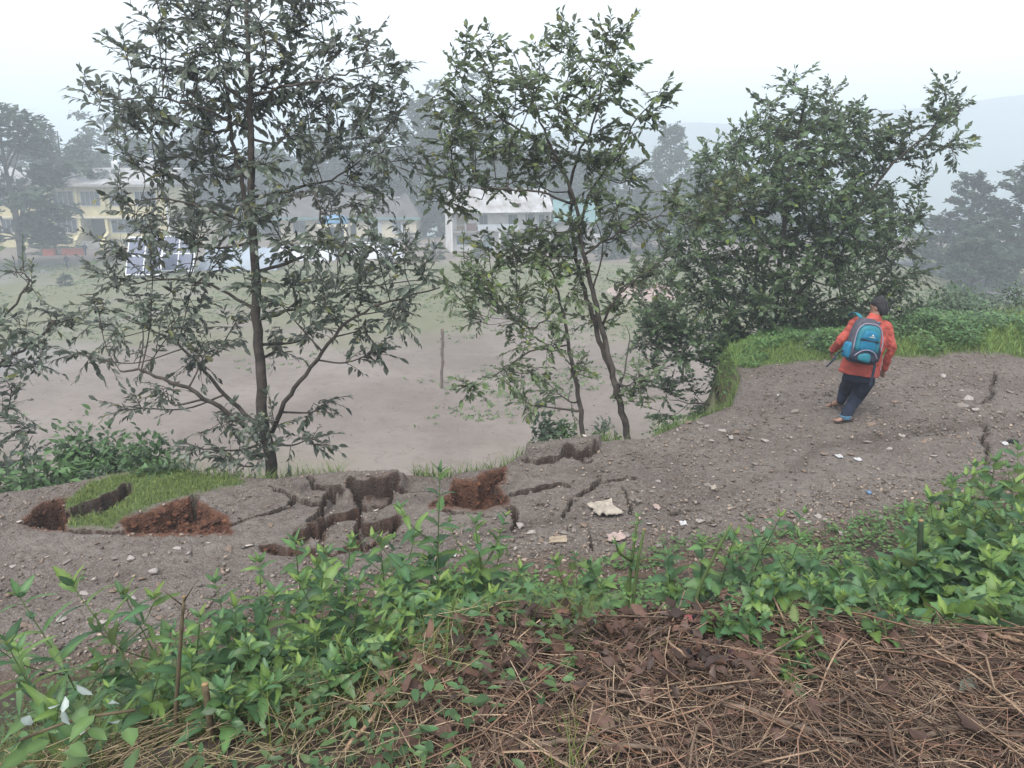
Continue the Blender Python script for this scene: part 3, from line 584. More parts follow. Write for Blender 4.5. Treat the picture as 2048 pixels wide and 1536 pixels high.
# heap of rubble on the field
MROCK = mat('grey_stone', (.215, .192, .172), .85, .3, .3, 14., bump=.4, bscale=60, attr=True)
def rock_t(seed, n=12, flat=.6):
    r_ = np.random.default_rng(seed); P = r_.normal(size=(n, 3)); P /= np.linalg.norm(P, axis=1, keepdims=True)
    import bmesh
    bm = bmesh.new()
    for p in P * (0.75 + .35 * r_.random((n, 1))): bm.verts.new(p * [1, .8, flat])
    bmesh.ops.convex_hull(bm, input=bm.verts); bmesh.ops.triangulate(bm, faces=bm.faces); lone = [v for v in bm.verts if not v.link_faces]; bmesh.ops.delete(bm, geom=lone, context='VERTS')
    bm.verts.index_update(); V = np.array([v.co[:] for v in bm.verts]) * .5; F = np.array([[v.index for v in f.verts] for f in bm.faces]); bm.free(); return V, F
ROCKS = [rock_t(100 + i, flat=.35 + .08 * (i % 5)) for i in range(10)]
def randrot(n, tilt=.4):
    a = rng.random(n) * 2 * math.pi; d = np.stack([np.cos(a), np.sin(a), rng.normal(0, tilt, n)], 1); nn = np.stack([rng.normal(0, tilt, n), rng.normal(0, tilt, n), np.ones(n)], 1); return frames(d, nn)
f = at_field(1288, 583); n_ = 500; th = rng.random(n_) * 6.28; q = np.sqrt(rng.random(n_))
pos = np.stack([f[0] + 3.2 * q * np.cos(th), f[1] + 3.5 * q * np.sin(th), np.zeros(n_)], 1); pos[:, 2] = H(pos[:, 0], pos[:, 1]) + .55 * (1 - q ** 2) + .02
V, F, C = scatter(ROCKS, pos, randrot(n_), .15 + .45 * rng.random(n_) ** 2, np.array([1.75, 1.35, 1.25])[None] * (.75 + .4 * rng.random((n_, 1))))
o = thing('rubble_heap', f, 'low heap of pinkish rubble on the far dirt field', 'rubble'); obj('rubble', mk_mesh('rubble', V - f, F, MROCK, C), o, kind='stuff')
aa = np.arange(28) * 2 * math.pi / 28; rr = [0, .35, .7, 1.0]; V = np.array([(f[0] + 4.4 * q * math.cos(t), f[1] + 6.0 * q * math.sin(t) - .8, FZ + .62 * (1 - q ** 2) ** 1.2 - .08 + .1 * math.sin(t * 5) * q * (1 - q)) for q in rr for t in aa]) - f
F = np.array([(i * 28 + j, i * 28 + (j + 1) % 28, (i + 1) * 28 + (j + 1) % 28, (i + 1) * 28 + j) for i in range(3) for j in range(28)]); obj('spoil_mound', mk_mesh('spoil_mound', V, F, mat('pink_soil', (.33, .25, .22), .9, .2, .2, 1.), smooth=True), o)

# ------------------------------------------------------------------ far trees
MFT = leafmat('far_foliage', (.042, .062, .036), (.055, .075, .05), .6, .25, .15, .12)
TRI = [(np.array([(-.5, -.32, 0), (.5, -.18, .05), (.1, .45, -.06)]), np.array([(0, 1, 2)])), (np.array([(-.6, -.2, 0), (.55, -.25, -.04), (.5, .2, .05), (-.4, .3, .0)]), np.array([(0, 1, 2), (0, 2, 3)]))]
TRI = [(TRI[0][0], TRI[0][1]), (TRI[1][0], TRI[1][1])]
def far_tree_mesh(kind, seed):
    """unit tree: height 1, crown half width about .3"""
    r_ = np.random.default_rng(seed); pts = []; br = []
    if kind == 'pine':
        for i in range(46):
            h = .06 + .93 * (i / 46) ** .9; L = (.30 * (1 - h) ** .6 + .05) * (.75 + .5 * r_.random()); a = i * 2.4 + r_.random(); up = .22 + .2 * r_.random()
            e = np.array([math.cos(a), math.sin(a), up]) * L; br.append((np.array([0, 0, h]), np.array([0, 0, h]) + e))
            m = int(95 * (L / .25) + 16); t = .25 + .8 * r_.random(m) ** .7; q = np.array([0, 0, h]) + t[:, None] * e + r_.normal(0, .021, (m, 3)) * [1, 1, .8]; pts.append(q)
    elif kind == 'sparse':
        for i in range(26):
            h = .25 + .73 * (i / 26); L = (.26 * (1 - h) ** .5 + .09) * (.6 + .7 * r_.random()); a = i * 2.4 + r_.random(); e = np.array([math.cos(a), math.sin(a), .25 + .3 * r_.random()]) * L; br.append((np.array([0, 0, h]), np.array([0, 0, h]) + e))
            m = 60; c = np.array([0, 0, h]) + e * (.55 + .5 * r_.random()); pts.append(c + r_.normal(0, .034, (m, 3)) * [1, 1, .55])
    else:
        for i in range(44):
            a = i * 2.4 + r_.random(); h = .14 + .78 * r_.random(); w_ = .34 * math.sqrt(max(.05, 1 - ((h - .5) / .5) ** 2)); c = np.array([math.cos(a), math.sin(a), 0]) * w_ * (.45 + .55 * r_.random()) + [0, 0, h]
            br.append((np.array([0, 0, max(.18, h - .25)]), c)); m = 85; q = r_.normal(size=(m, 3)); q /= np.linalg.norm(q, axis=1, keepdims=True); pts.append(c + q * [.095, .095, .065] * (.5 + .6 * r_.random((m, 1))))
    P = np.concatenate(pts); n_ = len(P); d = r_.normal(size=(n_, 3)); d[:, 2] *= .5; nn = np.stack([r_.normal(0, .5, n_), r_.normal(0, .5, n_), np.ones(n_)], 1)
    tint = (.7 + .6 * r_.random((n_, 1))) * np.ones((1, 3)); V, F, C = scatter(TRI[:1], P, frames(d, nn), (.040 if kind != 'sparse' else .034) * (.7 + .8 * r_.random(n_)), tint)
    ps = [tube(smoothline([(0, 0, -.05), (.008, 0, .3), (-.006, .005, .6), (0, 0, .95)], 3), np.linspace(.022, .004, 10), 6)]
    for a, e in br[::2]: ps.append(tube([a, e], [.006, .002], 4, False))
    tv, tf = merge(ps)
    return mk_mesh('crown', V, F, MFT, C), mk_mesh('trunk', tv, tf, M['bark'], smooth=True)
FT = {k: [far_tree_mesh(k, sd_) for sd_ in (1, 2, 3)] for k in ('pine', 'sparse', 'round')}
FARTREES = [  # centre px, top py, width px, distance, kind, label
    (40, 196, 250, 96, 'round', 'big spreading tree with dark trunk in front of the yellow building'), (150, 250, 170, 122, 'round', 'round hazy tree above the yellow building roof, left of the tall tank'),
    (240, 228, 150, 142, 'sparse', 'thin hazy tree rising behind the tall white roof tank'), (330, 262, 150, 146, 'round', 'bushy hazy tree behind the roof\'s right corner'), (425, 250, 150, 146, 'pine', 'hazy conifer left of the tall foreground trunk'),
    (545, 285, 120, 150, 'round', 'faint round tree right of the tall foreground trunk'), (630, 240, 160, 146, 'round', 'pale round tree behind the cream house left half'), (700, 300, 150, 142, 'pine', 'dark conifer directly behind the grey hipped roof'),
    (765, 205, 190, 146, 'sparse', 'tall sparse tree with visible stem above the hipped roof'), (850, 196, 150, 142, 'pine', 'tall dark conifer between the cream and white houses'), (800, 330, 130, 136, 'round', 'low round tree at the hipped roof\'s right end'), (915, 165, 150, 146, 'sparse', 'tallest hazy tree left behind the white house'), (880, 350, 110, 134, 'pine', 'lower conifer in the gap before the white house'),
    (985, 230, 160, 142, 'round', 'round tree behind the white house roof'), (1075, 275, 150, 146, 'pine', 'conifer behind the right end of the white house'), (1165, 290, 150, 146, 'round', 'round hazy tree behind the teal shed'), (1245, 310, 150, 140, 'round', 'broad hazy tree right of the teal shed'),
    (1330, 252, 120, 142, 'pine', 'pointed conifer standing clear against the mist'), (1395, 320, 100, 150, 'pine', 'smaller conifer right of the pointed one'), (1290, 400, 150, 112, 'round', 'low bushy tree at the field edge by the low shed'), (1500, 420, 150, 130, 'round', 'hazy tree seen through the dense leafy tree'), (1680, 440, 150, 120, 'round', 'hazy round tree right behind the dense leafy tree'),
    (1928, 347, 150, 88, 'pine', 'leftmost misty pine beyond the lane'), (2040, 318, 190, 84, 'pine', 'tallest misty pine at the right picture edge'), (1880, 432, 130, 96, 'round', 'low round tree left of the misty pines'), (1985, 430, 150, 80, 'round', 'bushy tree between the two misty pines'), (1955, 470, 110, 74, 'round', 'low brownish green bush along the lane')]
for i, (px, ty, wpx, Y, kd, lb) in enumerate(FARTREES):
    bx = at_y(px, 500, Y)[0]; bz = float(H(bx, Y)); top = at_y(px, ty, Y)[2]; h = top - bz; wd = wpx / PPM(Y)
    t = thing('pine_tree' if kd == 'pine' else 'field_tree', (bx, Y, bz), lb, 'tree', 'trees beyond the field'); sx = wd / (.62 if kd != 'sparse' else .56)
    t.scale = (sx, sx * .9, h); t.rotation_euler.z = i * 1.3
    for me, nm in zip(FT[kd][i % 3], ('crown', 'trunk')): obj(nm, me, t)
belt = [(95, 285), (185, 300), (285, 310), (385, 300), (480, 315), (590, 300), (680, 290), (800, 285), (955, 290), (1040, 315), (1130, 320), (1215, 330), (1440, 350), (1570, 370)]
for i, (px, ty) in enumerate(belt):
    Y = 150 + 4 * (i % 3); bx = at_y(px, 500, Y)[0]; bz = float(H(bx, Y)); h = at_y(px, ty, Y)[2] - bz; t = thing('belt_tree', (bx, Y, bz), ordinal(i, len(belt)) + 'faint wide tree in the rearmost misty belt', 'tree', 'rearmost tree belt'); sx = 230 / PPM(Y) / .62; t.scale = (sx, sx * .7, h); t.rotation_euler.z = i * 2.1
    for me, nm in zip(FT['round' if i % 3 else 'pine'][(i + 1) % 3], ('crown', 'trunk')): obj(nm, me, t)
# low shrubs along the far buildings and on the field
for i, (px, py, wpx, hpx, Y, lb) in enumerate([(110, 480, 130, 32, 109, 'clipped hedge behind the red planters left of the entrance'), (245, 478, 70, 26, 110, 'short hedge right of the dark entrance'), (770, 500, 75, 42, 98, 'round bush in front of the long white tent'), (820, 470, 50, 22, 122, 'small shrub by the cream house corner'), (745, 470, 60, 20, 122, 'low shrub below the shuttered windows'),
                                                   (960, 505, 90, 30, 106, 'shrub hiding the foot of the white house'), (870, 500, 60, 30, 104, 'shrub at the white house left corner'), (1225, 480, 120, 50, 104, 'green shrub mass in front of the low shed'), (120, 575, 40, 20, 82, 'small green clump in the gravel yard'), (1140, 495, 80, 30, 106, 'shrub right of the white house')]):
    bx = at_y(px, 500, Y)[0]; t = thing('shrub', (bx, Y, float(H(bx, Y))), lb, 'shrub', 'shrubs across the field'); h = hpx / PPM(Y) * 1.25; t.scale = (wpx / PPM(Y) / .75, 2.2, h * 1.25); t.rotation_euler.z = .0 if i < 2 else i
    o = obj('crown', FT['round'][i % 3][0], t); o.location.z = -.28; obj('stem', FT['round'][i % 3][1], t)

# pebbles and dry tufts scattered over the field
n_ = 4500; y = 24 + 70 * rng.random(n_) ** 1.4; x = (rng.random(n_) * 1.5 - .75) * y; pos = np.stack([x, y, H(x, y) + .01], 1)
V, F, C = scatter([rock_t(400 + i, 8) for i in range(4)], pos, randrot(n_), .04 + .16 * rng.random(n_) ** 4, (.7 + .7 * rng.random((n_, 1))) * np.array([[1.15, 1., .9]])); obj('field_pebbles', mk_mesh('field_pebbles', V, F, MROCK, C), kind='stuff')
n_ = 16000; y = 23 + 75 * rng.random(n_) ** 1.2; x = (rng.random(n_) * 1.5 - .75) * y; k = (fbm(x * .12, y * .12, 71, 4) + .25 * sst(50, 75, y) + .2 * sst(34, 27, y) > .62 + .12 * rng.random(n_)); x, y = x[k], y[k]; n_ = len(x)
m_ = 5; x = np.repeat(x, m_) + rng.normal(0, .12, n_ * m_); y = np.repeat(y, m_) + rng.normal(0, .12, n_ * m_); n_ = len(x); a = rng.random(n_) * 6.28; d = np.stack([np.cos(a), np.sin(a), .4 + .8 * rng.random(n_)], 1)
V, F, C = scatter(TRI[:1], np.stack([x, y, H(x, y) + .04], 1), frames(d, np.array([0, 0, 1.]) + rng.normal(0, .4, (n_, 3))), .10 + .16 * rng.random(n_), (.8 + .6 * rng.random((n_, 1))) * np.array([[2.3, 2.2, 1.5]])); obj('field_grass', mk_mesh('field_grass', V, F, MFT, C), kind='stuff')
# ------------------------------------------------------------------ trees on the broken edge
def leaf_t(wd=.42, n=5, fold=.18, droop=.25, tipx=1.0, peak=.42, wave=0., serr=0.):
    """leaf of length 1 along +x, midrib fold, drooping tip; triangles"""
    t = np.linspace(0, 1, n + 1); pr = np.sin(np.pi * t ** (math.log(.5) / math.log(peak))) ** .85 * wd / 2; V = []; F = []
    for i, (a, q) in enumerate(zip(t, pr)):
        z = -droop * a * a; x = a * tipx; wv = wave * math.sin(a * 9); sr = 1 + serr * (1 if i % 2 else -1)
        V += [(x, 0, z), (x - .02 * serr, q * sr, z + fold * q + wv * q), (x - .02 * serr, -q * sr, z + fold * q - wv * q)]
    for i in range(n):
        a, b_ = 3 * i, 3 * i + 3
        F += [(a, b_, b_ + 1), (a, b_ + 1, a + 1), (a, b_ + 2, b_), (a, a + 2, b_ + 2)]
    F = [f for f in F if not (f == (0, 4, 1) and False)]
    return np.array(V), np.array(F, np.int32)
ALDER = [leaf_t(.44, 3, .25, dr, 1., .45, .12) for dr in (.1, .3, .5)] + [leaf_t(.36, 3, .7, .2)]
BROAD = [leaf_t(.52, 3, .25, dr, 1., .45, .1) for dr in (.05, .2, .4)] + [leaf_t(.42, 3, .7, .1)]
MLT = leafmat('alder_leaf', (.118, .148, .106), (.28, .305, .26), .34, .55, .32, .4)
MLB = leafmat('broad_leaf', (.142, .198, .088), (.28, .325, .21), .36, .5, .34, .4)
MLD = leafmat('dark_leaf', (.098, .152, .070), (.215, .26, .175), .36, .5, .32, .4)
def tree(name, label, cat, base, stems, crown, spacing, depth, Y0, leafset, leafm, ll, r0=.09, seed=1, tw=8, nt_=(10, 15), rad=None, limbs=(), skip=.0, droop=.35, nparts=300, group=None, bark='bark', tintv=.5, clumpr=.35, uplift=.25):
    """stems / limbs: lists of (px, py, depth offset) in the photograph, crown: outlines filled with leafy clumps"""
    r_ = np.random.default_rng(seed); t = thing(name, base, label, cat, group); base = np.array(base, float); nodes = []; first = True
    ppm = FPX / Y0
    for k, (pts, ra, rb) in enumerate(stems):
        P = np.array([at_y(p[0], p[1], Y0 + (p[2] if len(p) > 2 else 0)) for p in pts])
        if k == 0: P = np.vstack([base + [0, 0, -.25], P])
        P = smoothline(P, 5); P[2:-1] += r_.normal(0, .012, P[2:-1].shape); rr = np.linspace(ra, rb, len(P))
        if k == 0: rr[:3] *= [1.5, 1.25, 1.1]
        V, F = tube(P, rr, 9); obj('trunk' if k == 0 else 'limb', mk_mesh('stem', V - base, F, M[bark], smooth=True), t)
        nodes += [(p, q) for p, q in zip(P[3:], rr[3:])]
    NP = np.array([q[0] for q in nodes]); NR = np.array([q[1] for q in nodes])
    # clump centres
    cen = []
    for poly, sp, dpt in crown:
        poly_a = np.array(poly, float); lo = poly_a.min(0); hi = poly_a.max(0); tries = 0; mine = []
        while tries < 2500:
            tries += 1; c = lo + (hi - lo) * r_.random(2)
            if not inpoly(np.array([c[0]]), np.array([c[1]]), poly)[0]: continue
            if any((c[0] - q[0]) ** 2 + (c[1] - q[1]) ** 2 < (sp * .92 * (.75 + .5 * q[2])) ** 2 for q in mine): continue
            mine.append((c[0], c[1], r_.random())); 
            cen.append(at_y(c[0], c[1], Y0 + dpt * (r_.random() * 2 - 1)))
    cen = np.array(cen); twigs = []; LP, LD, LN, LS = [], [], [], []
    for c in cen:
        # branch from a stem point that lies lower and nearer the axis
        dv = NP - c; ds = np.linalg.norm(dv * [1, 1, .7], axis=1) + np.maximum(0, dv[:, 2]) * 2.0
        i = int(np.argmin(ds)); a = NP[i]; L = np.linalg.norm(c - a)
        mid = (a + c) / 2 + np.array([r_.normal(0, .06), r_.normal(0, .06), -uplift * .35 * L + r_.normal(0, .03)])
        B_ = smoothline([a, mid, c], 5); rb = min(NR[i] * .55, .012 + .012 * L)
        if L > .25:
            V, F = tube(B_, np.linspace(rb, .006, len(B_)), 5, False); twigs.append((V, F))
        out = c - a; out /= np.linalg.norm(out) + 1e-6; n_tw = r_.integers(*nt_)
        for j in range(n_tw):
            s = B_[int(len(B_) * (.45 + .54 * r_.random()))] if L > .3 and r_.random() < .5 else c + r_.normal(0, .05, 3)
            d = out * .55 + r_.normal(0, .75, 3) + [0, 0, .12]; d /= np.linalg.norm(d); l = clumpr * (.5 + .8 * r_.random())
            e = s + d * l + [0, 0, -droop * .12 * l]; Q = np.array([s, (s + e) / 2 + [0, 0, .04 * l], e]); V, F = tube(Q, [.006, .004, .002], 3, False); twigs.append((V, F))
            m = max(3, int(tw * l / clumpr * (.8 + .4 * r_.random()))); tt = np.linspace(.12, 1.0, m)
            for q, u in enumerate(tt):
                if r_.random() < skip: continue
                p = s + (e - s) * u; side = 1 if q % 2 else -1; sd_ = np.cross(d, [0, 0, 1]); sd_ /= np.linalg.norm(sd_) + 1e-6
                ld = d * (.55 + .5 * u) + sd_ * side * (.85 - .45 * u) + [0, 0, -droop * r_.random() + .12] + r_.normal(0, .22, 3)
                LP.append(p); LD.append(ld); ow = p - base; ow[2] = 0; ow /= np.linalg.norm(ow) + .3; LN.append(np.array([0, 0, .75]) + ow * .7 + r_.normal(0, .38, 3)); LS.append(ll * (.5 + .95 * r_.random() ** 1.4))
    V, F = merge(twigs); obj('twigs', mk_mesh('twigs', V - base, F, M[bark], smooth=True), t, kind='stuff')
    LP = np.array(LP); Rm = frames(np.array(LD), np.array(LN)); LS = np.array(LS); n_ = len(LP)
    tint = (1 + tintv * (r_.random((n_, 1)) - .5) * 2) * np.ones((1, 3)); yl = r_.random(n_) < .05; tint[yl] *= [1.7, 1.5, .8]
    yy = LP[:, 1] + r_.normal(0, .25, n_); px, py = proj(LP); yy[(px < 0) | (px > 2048) | (py < 0)] += 50; yy -= LS * 3
    near = np.argsort(yy)[:nparts]; rest = np.setdiff1d(np.arange(n_), near)
    V, F, C = scatter(leafset, LP[rest] - base, Rm[rest], LS[rest], tint[rest]); obj('foliage', mk_mesh('foliage', V, F, leafm, C, smooth=True), t, kind='stuff')
    ms = [mk_mesh('leaf', lv, lf, leafm, np.ones((len(lv), 3)) * q, smooth=True) for lv, lf in leafset for q in (.75, 1.1)]
    for i in near:
        o = obj('leaf', ms[int(r_.integers(len(ms)))], t); mw = Matrix(Rm[i].tolist()).to_4x4(); mw.translation = Vector((LP[i] - base).tolist()); o.matrix_local = mw @ Matrix.Scale(float(LS[i]), 4)
    print('tree', name, 'leaves', n_); return t
# the tall tree left of centre
Y1 = 9.7; b1 = at_y(547, 962, Y1); b1[2] = min(b1[2], float(H(b1[0], b1[1])) + .1)
tree('alder_tree', 'tall slender tree with drooping leaves at the left of the cracked edge', 'tree', b1,
     [([(545, 950), (528, 830), (517, 690), (510, 540), (503, 400), (500, 250), (497, 110), (494, -60)], .086, .018),
      ([(524, 880, 0), (440, 815, -.3), (360, 770, -.5), (285, 745, -.6), (240, 742, -.7)], .035, .01), ([(520, 855, 0), (450, 790, .3), (400, 730, .5), (340, 680, .6), (235, 630, .7)], .032, .009),
      ([(542, 868, 0), (580, 790, -.2), (632, 720, -.3), (690, 645, -.4), (760, 610, -.4), (880, 575, -.5)], .033, .008), ([(508, 545, 0), (590, 520, -.4), (632, 480, -.5), (640, 430, -.5), (628, 385, -.5)], .022, .007),
      ([(504, 480, 0), (484, 370, .2), (462, 260, .3), (446, 150, .3), (420, 60, .3)], .032, .008), ([(502, 395, 0), (610, 374, .3), (690, 345, .4), (745, 300, .4)], .02, .006),
      ([(499, 190, 0), (580, 170, -.3), (690, 150, -.4), (775, 110, -.4)], .018, .005), ([(499, 160, 0), (545, 135, .3), (640, 105, .4)], .016, .005), ([(500, 260, 0), (400, 215, -.4), (300, 195, -.5), (190, 205, -.5)], .018, .005),
      ([(498, 210, 0), (420, 150, .2), (330, 115, .3), (215, 95, .3)], .016, .005), ([(506, 450, 0), (420, 420, -.4), (330, 400, -.5), (250, 410, -.6)], .018, .005), ([(512, 620, 0), (420, 570, .3), (300, 560, .4), (160, 590, .4)], .022, .006), ([(515, 640, 0), (610, 610, .4), (720, 575, .5), (850, 560, .5)], .02, .005)],
     [([(300, -50), (640, -50), (650, 60), (790, 80), (800, 180), (700, 215), (560, 200), (380, 230), (190, 215), (180, 180), (280, 150), (215, 90), (310, 70)], 52, .55),
      ([(240, 215), (770, 190), (790, 240), (640, 280), (480, 330), (330, 330), (230, 290)], 60, .7), ([(250, 350), (480, 330), (830, 270), (840, 330), (760, 380), (560, 400), (400, 430), (240, 420)], 62, .7),
      ([(170, 560), (260, 450), (420, 420), (700, 390), (880, 540), (900, 580), (800, 620), (690, 560), (520, 600), (380, 580), (250, 560)], 62, .8),
      ([(150, 720), (90, 640), (250, 600), (420, 590), (560, 610), (700, 600), (840, 560), (800, 690), (740, 720), (660, 650), (560, 690), (480, 720), (330, 680), (200, 740)], 66, .8), ([(240, 840), (230, 760), (340, 700), (460, 730), (400, 780), (290, 790)], 70, .6),
      ([(380, 900), (430, 850), (540, 810), (640, 800), (620, 890), (560, 930), (470, 930)], 62, .5)],
     60, .6, Y1, ALDER, MLT, .105, seed=11, tw=11, nt_=(12, 17), droop=.75, skip=.12, clumpr=.33)
# tree at the left picture edge, trunk outside the frame
b0 = at_y(-75, 985, 10.0); b0[2] = float(H(b0[0], b0[1]))
tree('alder_tree', 'leafy branches entering from the left picture edge', 'tree', b0, [([(-75, 960), (-85, 820), (-80, 640), (-90, 480)], .08, .03), ([(-80, 800), (-20, 740), (60, 690), (110, 640)], .03, .008), ([(-80, 860), (0, 830), (60, 860)], .02, .007), ([(-80, 700), (0, 640), (60, 560), (20, 540)], .02, .006)],
     [([(-100, 650), (40, 640), (150, 640), (120, 700), (60, 770), (-20, 800), (-100, 780)], 50, .5), ([(-90, 800), (10, 800), (70, 880), (60, 930), (-20, 950), (-90, 930)], 52, .4), ([(-100, 530), (20, 530), (50, 560), (0, 580), (-90, 600)], 50, .4)], 55, .5, 9.9, ALDER, MLT, .105, seed=12, tw=8, nt_=(10, 15), droop=.6, nparts=150)
# slender sapling
Y2 = 10.6; b2 = at_y(1166, 900, Y2); b2[2] = float(H(b2[0], b2[1])) 
tree('sapling_tree', 'slender dark stemmed sapling leaning left of the forked tree', 'tree', b2, [([(1166, 880), (1155, 790), (1142, 720), (1128, 640), (1112, 570), (1090, 510)], .042, .010), ([(1136, 690), (1060, 705), (1000, 745), (960, 760)], .014, .005), ([(1120, 610), (1070, 655), (1030, 640)], .014, .005), ([(1150, 740), (1180, 700)], .01, .004)],
     [([(900, 590), (930, 500), (1040, 470), (1150, 480), (1180, 560), (1150, 620), (1060, 660), (960, 640)], 44, .5), ([(940, 770), (1040, 700), (1060, 640), (1150, 640), (1180, 720), (1120, 800), (1060, 810), (1040, 760), (960, 790)], 60, .35)], 50, .5, Y2, BROAD, MLB, .094, seed=13, tw=10, nt_=(11, 16), droop=.5, clumpr=.27)
# forked tree with the pale leaves
Y3 = 10.7; b3 = at_y(1262, 893, Y3); b3[2] = float(H(b3[0], b3[1]))
tree('forked_tree', 'two stemmed pale leaved tree leaning left over the road edge', 'tree', b3,
     [([(1255, 870), (1238, 800), (1222, 740), (1205, 660), (1185, 580), (1165, 500), (1155, 430), (1135, 360), (1100, 290), (1070, 210)], .054, .012), ([(1224, 745, 0), (1195, 665, .1), (1168, 580, .2), (1150, 500, .2), (1140, 420, .2), (1150, 330, .2), (1185, 250, .2), (1210, 150, .2)], .038, .010),
      ([(1205, 650, 0), (1230, 600, -.2), (1275, 555, -.3), (1330, 530, -.4)], .02, .006), ([(1168, 510, 0), (1210, 480, -.1), (1280, 445, -.2), (1350, 425, -.2)], .02, .006), ([(1160, 450, 0), (1185, 380, .1), (1235, 310, .1), (1280, 230, .1), (1315, 205, .1)], .022, .005), ([(1150, 410, 0), (1080, 385, -.3), (1000, 378, -.4), (930, 372, -.4)], .018, .005),
      ([(1185, 580, 0), (1205, 500, -.1), (1190, 440, -.1)], .014, .005), ([(1120, 330, 0), (1040, 260, .2), (950, 200, .2), (905, 130, .2)], .02, .005), ([(1235, 790, 0), (1260, 690, .1), (1250, 650, .1)], .012, .004)],
     [([(870, 190), (900, 90), (960, 80), (1010, 110), (1060, 60), (1130, 60), (1140, 110), (1230, 60), (1260, 120), (1260, 180), (1210, 220), (1190, 330), (1100, 310), (960, 300), (870, 270)], 44, .55), ([(850, 390), (880, 290), (1000, 300), (1100, 310), (1150, 340), (1080, 370), (980, 380), (910, 410)], 46, .5),
      ([(1190, 330), (1250, 240), (1320, 190), (1310, 230), (1270, 300), (1260, 380), (1220, 430), (1170, 420)], 44, .45), ([(1150, 460), (1230, 440), (1330, 400), (1490, 350), (1500, 400), (1390, 450), (1270, 470), (1180, 510)], 48, .4), ([(1180, 640), (1290, 540), (1340, 520), (1300, 570), (1210, 660)], 55, .3), ([(1010, 470), (1140, 440), (1180, 480), (1120, 520), (1020, 520)], 46, .4), ([(1255, 760), (1300, 740), (1290, 800), (1260, 810)], 40, .2)],
     46, .5, Y3, BROAD, MLB, .096, seed=14, tw=10, nt_=(11, 16), droop=.3, clumpr=.27, uplift=.5)
# the dense tree
Y4 = 15.7; b4 = at_y(1530, 830, Y4); b4[2] = float(H(b4[0], b4[1]))
tree('bushy_tree', 'dense broad bushy tree rising from the slope left of the man', 'tree', b4,
     [([(1530, 790), (1545, 660), (1560, 520), (1575, 380), (1600, 250), (1615, 170)], .085, .015), ([(1535, 740, 0), (1470, 640, .2), (1410, 530, .2), (1380, 430, .2)], .045, .01), ([(1545, 650, 0), (1620, 560, -.3), (1690, 460, -.3), (1770, 345, -.2), (1850, 270, -.2), (1900, 215, -.2)], .045, .008),
      ([(1530, 780, 0), (1440, 740, -.4), (1350, 700, -.5), (1290, 690, -.5)], .035, .008), ([(1530, 800, 0), (1430, 810, -.5), (1340, 800, -.6)], .03, .007), ([(1548, 640, 0), (1660, 600, .3), (1760, 560, .4), (1800, 500, .4)], .035, .008), ([(1560, 520, 0), (1480, 400, -.3), (1450, 320, -.3)], .03, .007), ([(1572, 400, 0), (1660, 320, .2), (1680, 230, .2)], .025, .007)],
     [([(1420, 300), (1500, 230), (1560, 190), (1610, 140), (1680, 190), (1740, 250), (1740, 320), (1800, 420), (1840, 430), (1830, 560), (1790, 640), (1600, 660), (1450, 690), (1300, 660), (1260, 560), (1300, 470), (1390, 420), (1400, 340)], 41, 1.2),
      ([(1740, 300), (1830, 230), (1890, 180), (1920, 190), (1915, 240), (1900, 290), (1840, 310), (1780, 340)], 40, .3), ([(1250, 700), (1300, 620), (1500, 650), (1500, 800), (1440, 810), (1380, 840), (1290, 830), (1330, 770)], 45, .6), ([(1290, 680), (1480, 640), (1700, 640), (1640, 690), (1560, 720), (1500, 760)], 46, .8), ([(1400, 330), (1500, 240), (1700, 220), (1800, 450), (1760, 620), (1350, 620), (1330, 480)], 42, 1.1), ([(1830, 380), (1870, 370), (1850, 430), (1820, 430)], 40, .2)],
     46, 1., Y4, [leaf_t(.54, 2, .25, dr, 1., .46) for dr in (.05, .2, .4)], MLD, .118, seed=15, tw=12, nt_=(14, 20), droop=.35, clumpr=.40)
# ------------------------------------------------------------------ people
MP = dict(skin=mat('skin', (.26, .15, .105), .55, .4, .08, 20.), hair=mat('black_hair', (.014, .013, .016), .55, .4, .3, 60., bump=.6, bscale=120), shirt=mat('coral_shirt', (.43, .092, .072), .85, .2, .2, 7., bump=.5, bscale=35),
          trouser=mat('navy_trousers', (.015, .021, .040), .85, .25, .2, 8., bump=.25, bscale=30), sole=mat('sandal_rubber', (.06, .045, .04), .7, .3, .1, 10.), cuff=mat('blue_hem', (.08, .17, .26), .8, .2, .1, 9.),
          packgrey=mat('pack_grey', (.065, .065, .085), .7, .3, .15, 20.), packblue=mat('pack_blue', (.012, .155, .27), .6, .35, .12, 18.), packteal=mat('pack_teal', (.02, .17, .22), .6, .35, .12, 18.), packdark=mat('pack_dark', (.02, .028, .05), .7, .3, .2, 18.), logo=mat('pale_print', (.55, .55, .5), .6, .3, .05, 5.), piping=mat('lilac_piping', (.27, .23, .30), .6, .3, .05, 5.))
def loft(rings, n=18):
    """rings: (centre, axis vector a, axis vector b)"""
    t = np.arange(n) * 2 * math.pi / n; V = []; F = []
    for c, a, b_ in rings: V.append(np.array(c) + np.cos(t)[:, None] * np.array(a) + np.sin(t)[:, None] * np.array(b_))
    k = len(rings); V = np.concatenate(V)
    for i in range(k - 1):
        for j in range(n): F.append((i * n + j, i * n + (j + 1) % n, (i + 1) * n + (j + 1) % n, (i + 1) * n + j))
    F.append(tuple(range(n - 1, -1, -1))); F.append(tuple(range((k - 1) * n, k * n))); return V, F
def ball(c, r, n=10):
    r = np.broadcast_to(np.asarray(r, float), (3,)); return loft([(np.array(c) + [0, 0, r[2] * math.sin(a)], (r[0] * math.cos(a), 0, 0), (0, r[1] * math.cos(a), 0)) for a in np.linspace(-1.45, 1.45, 7)], n)
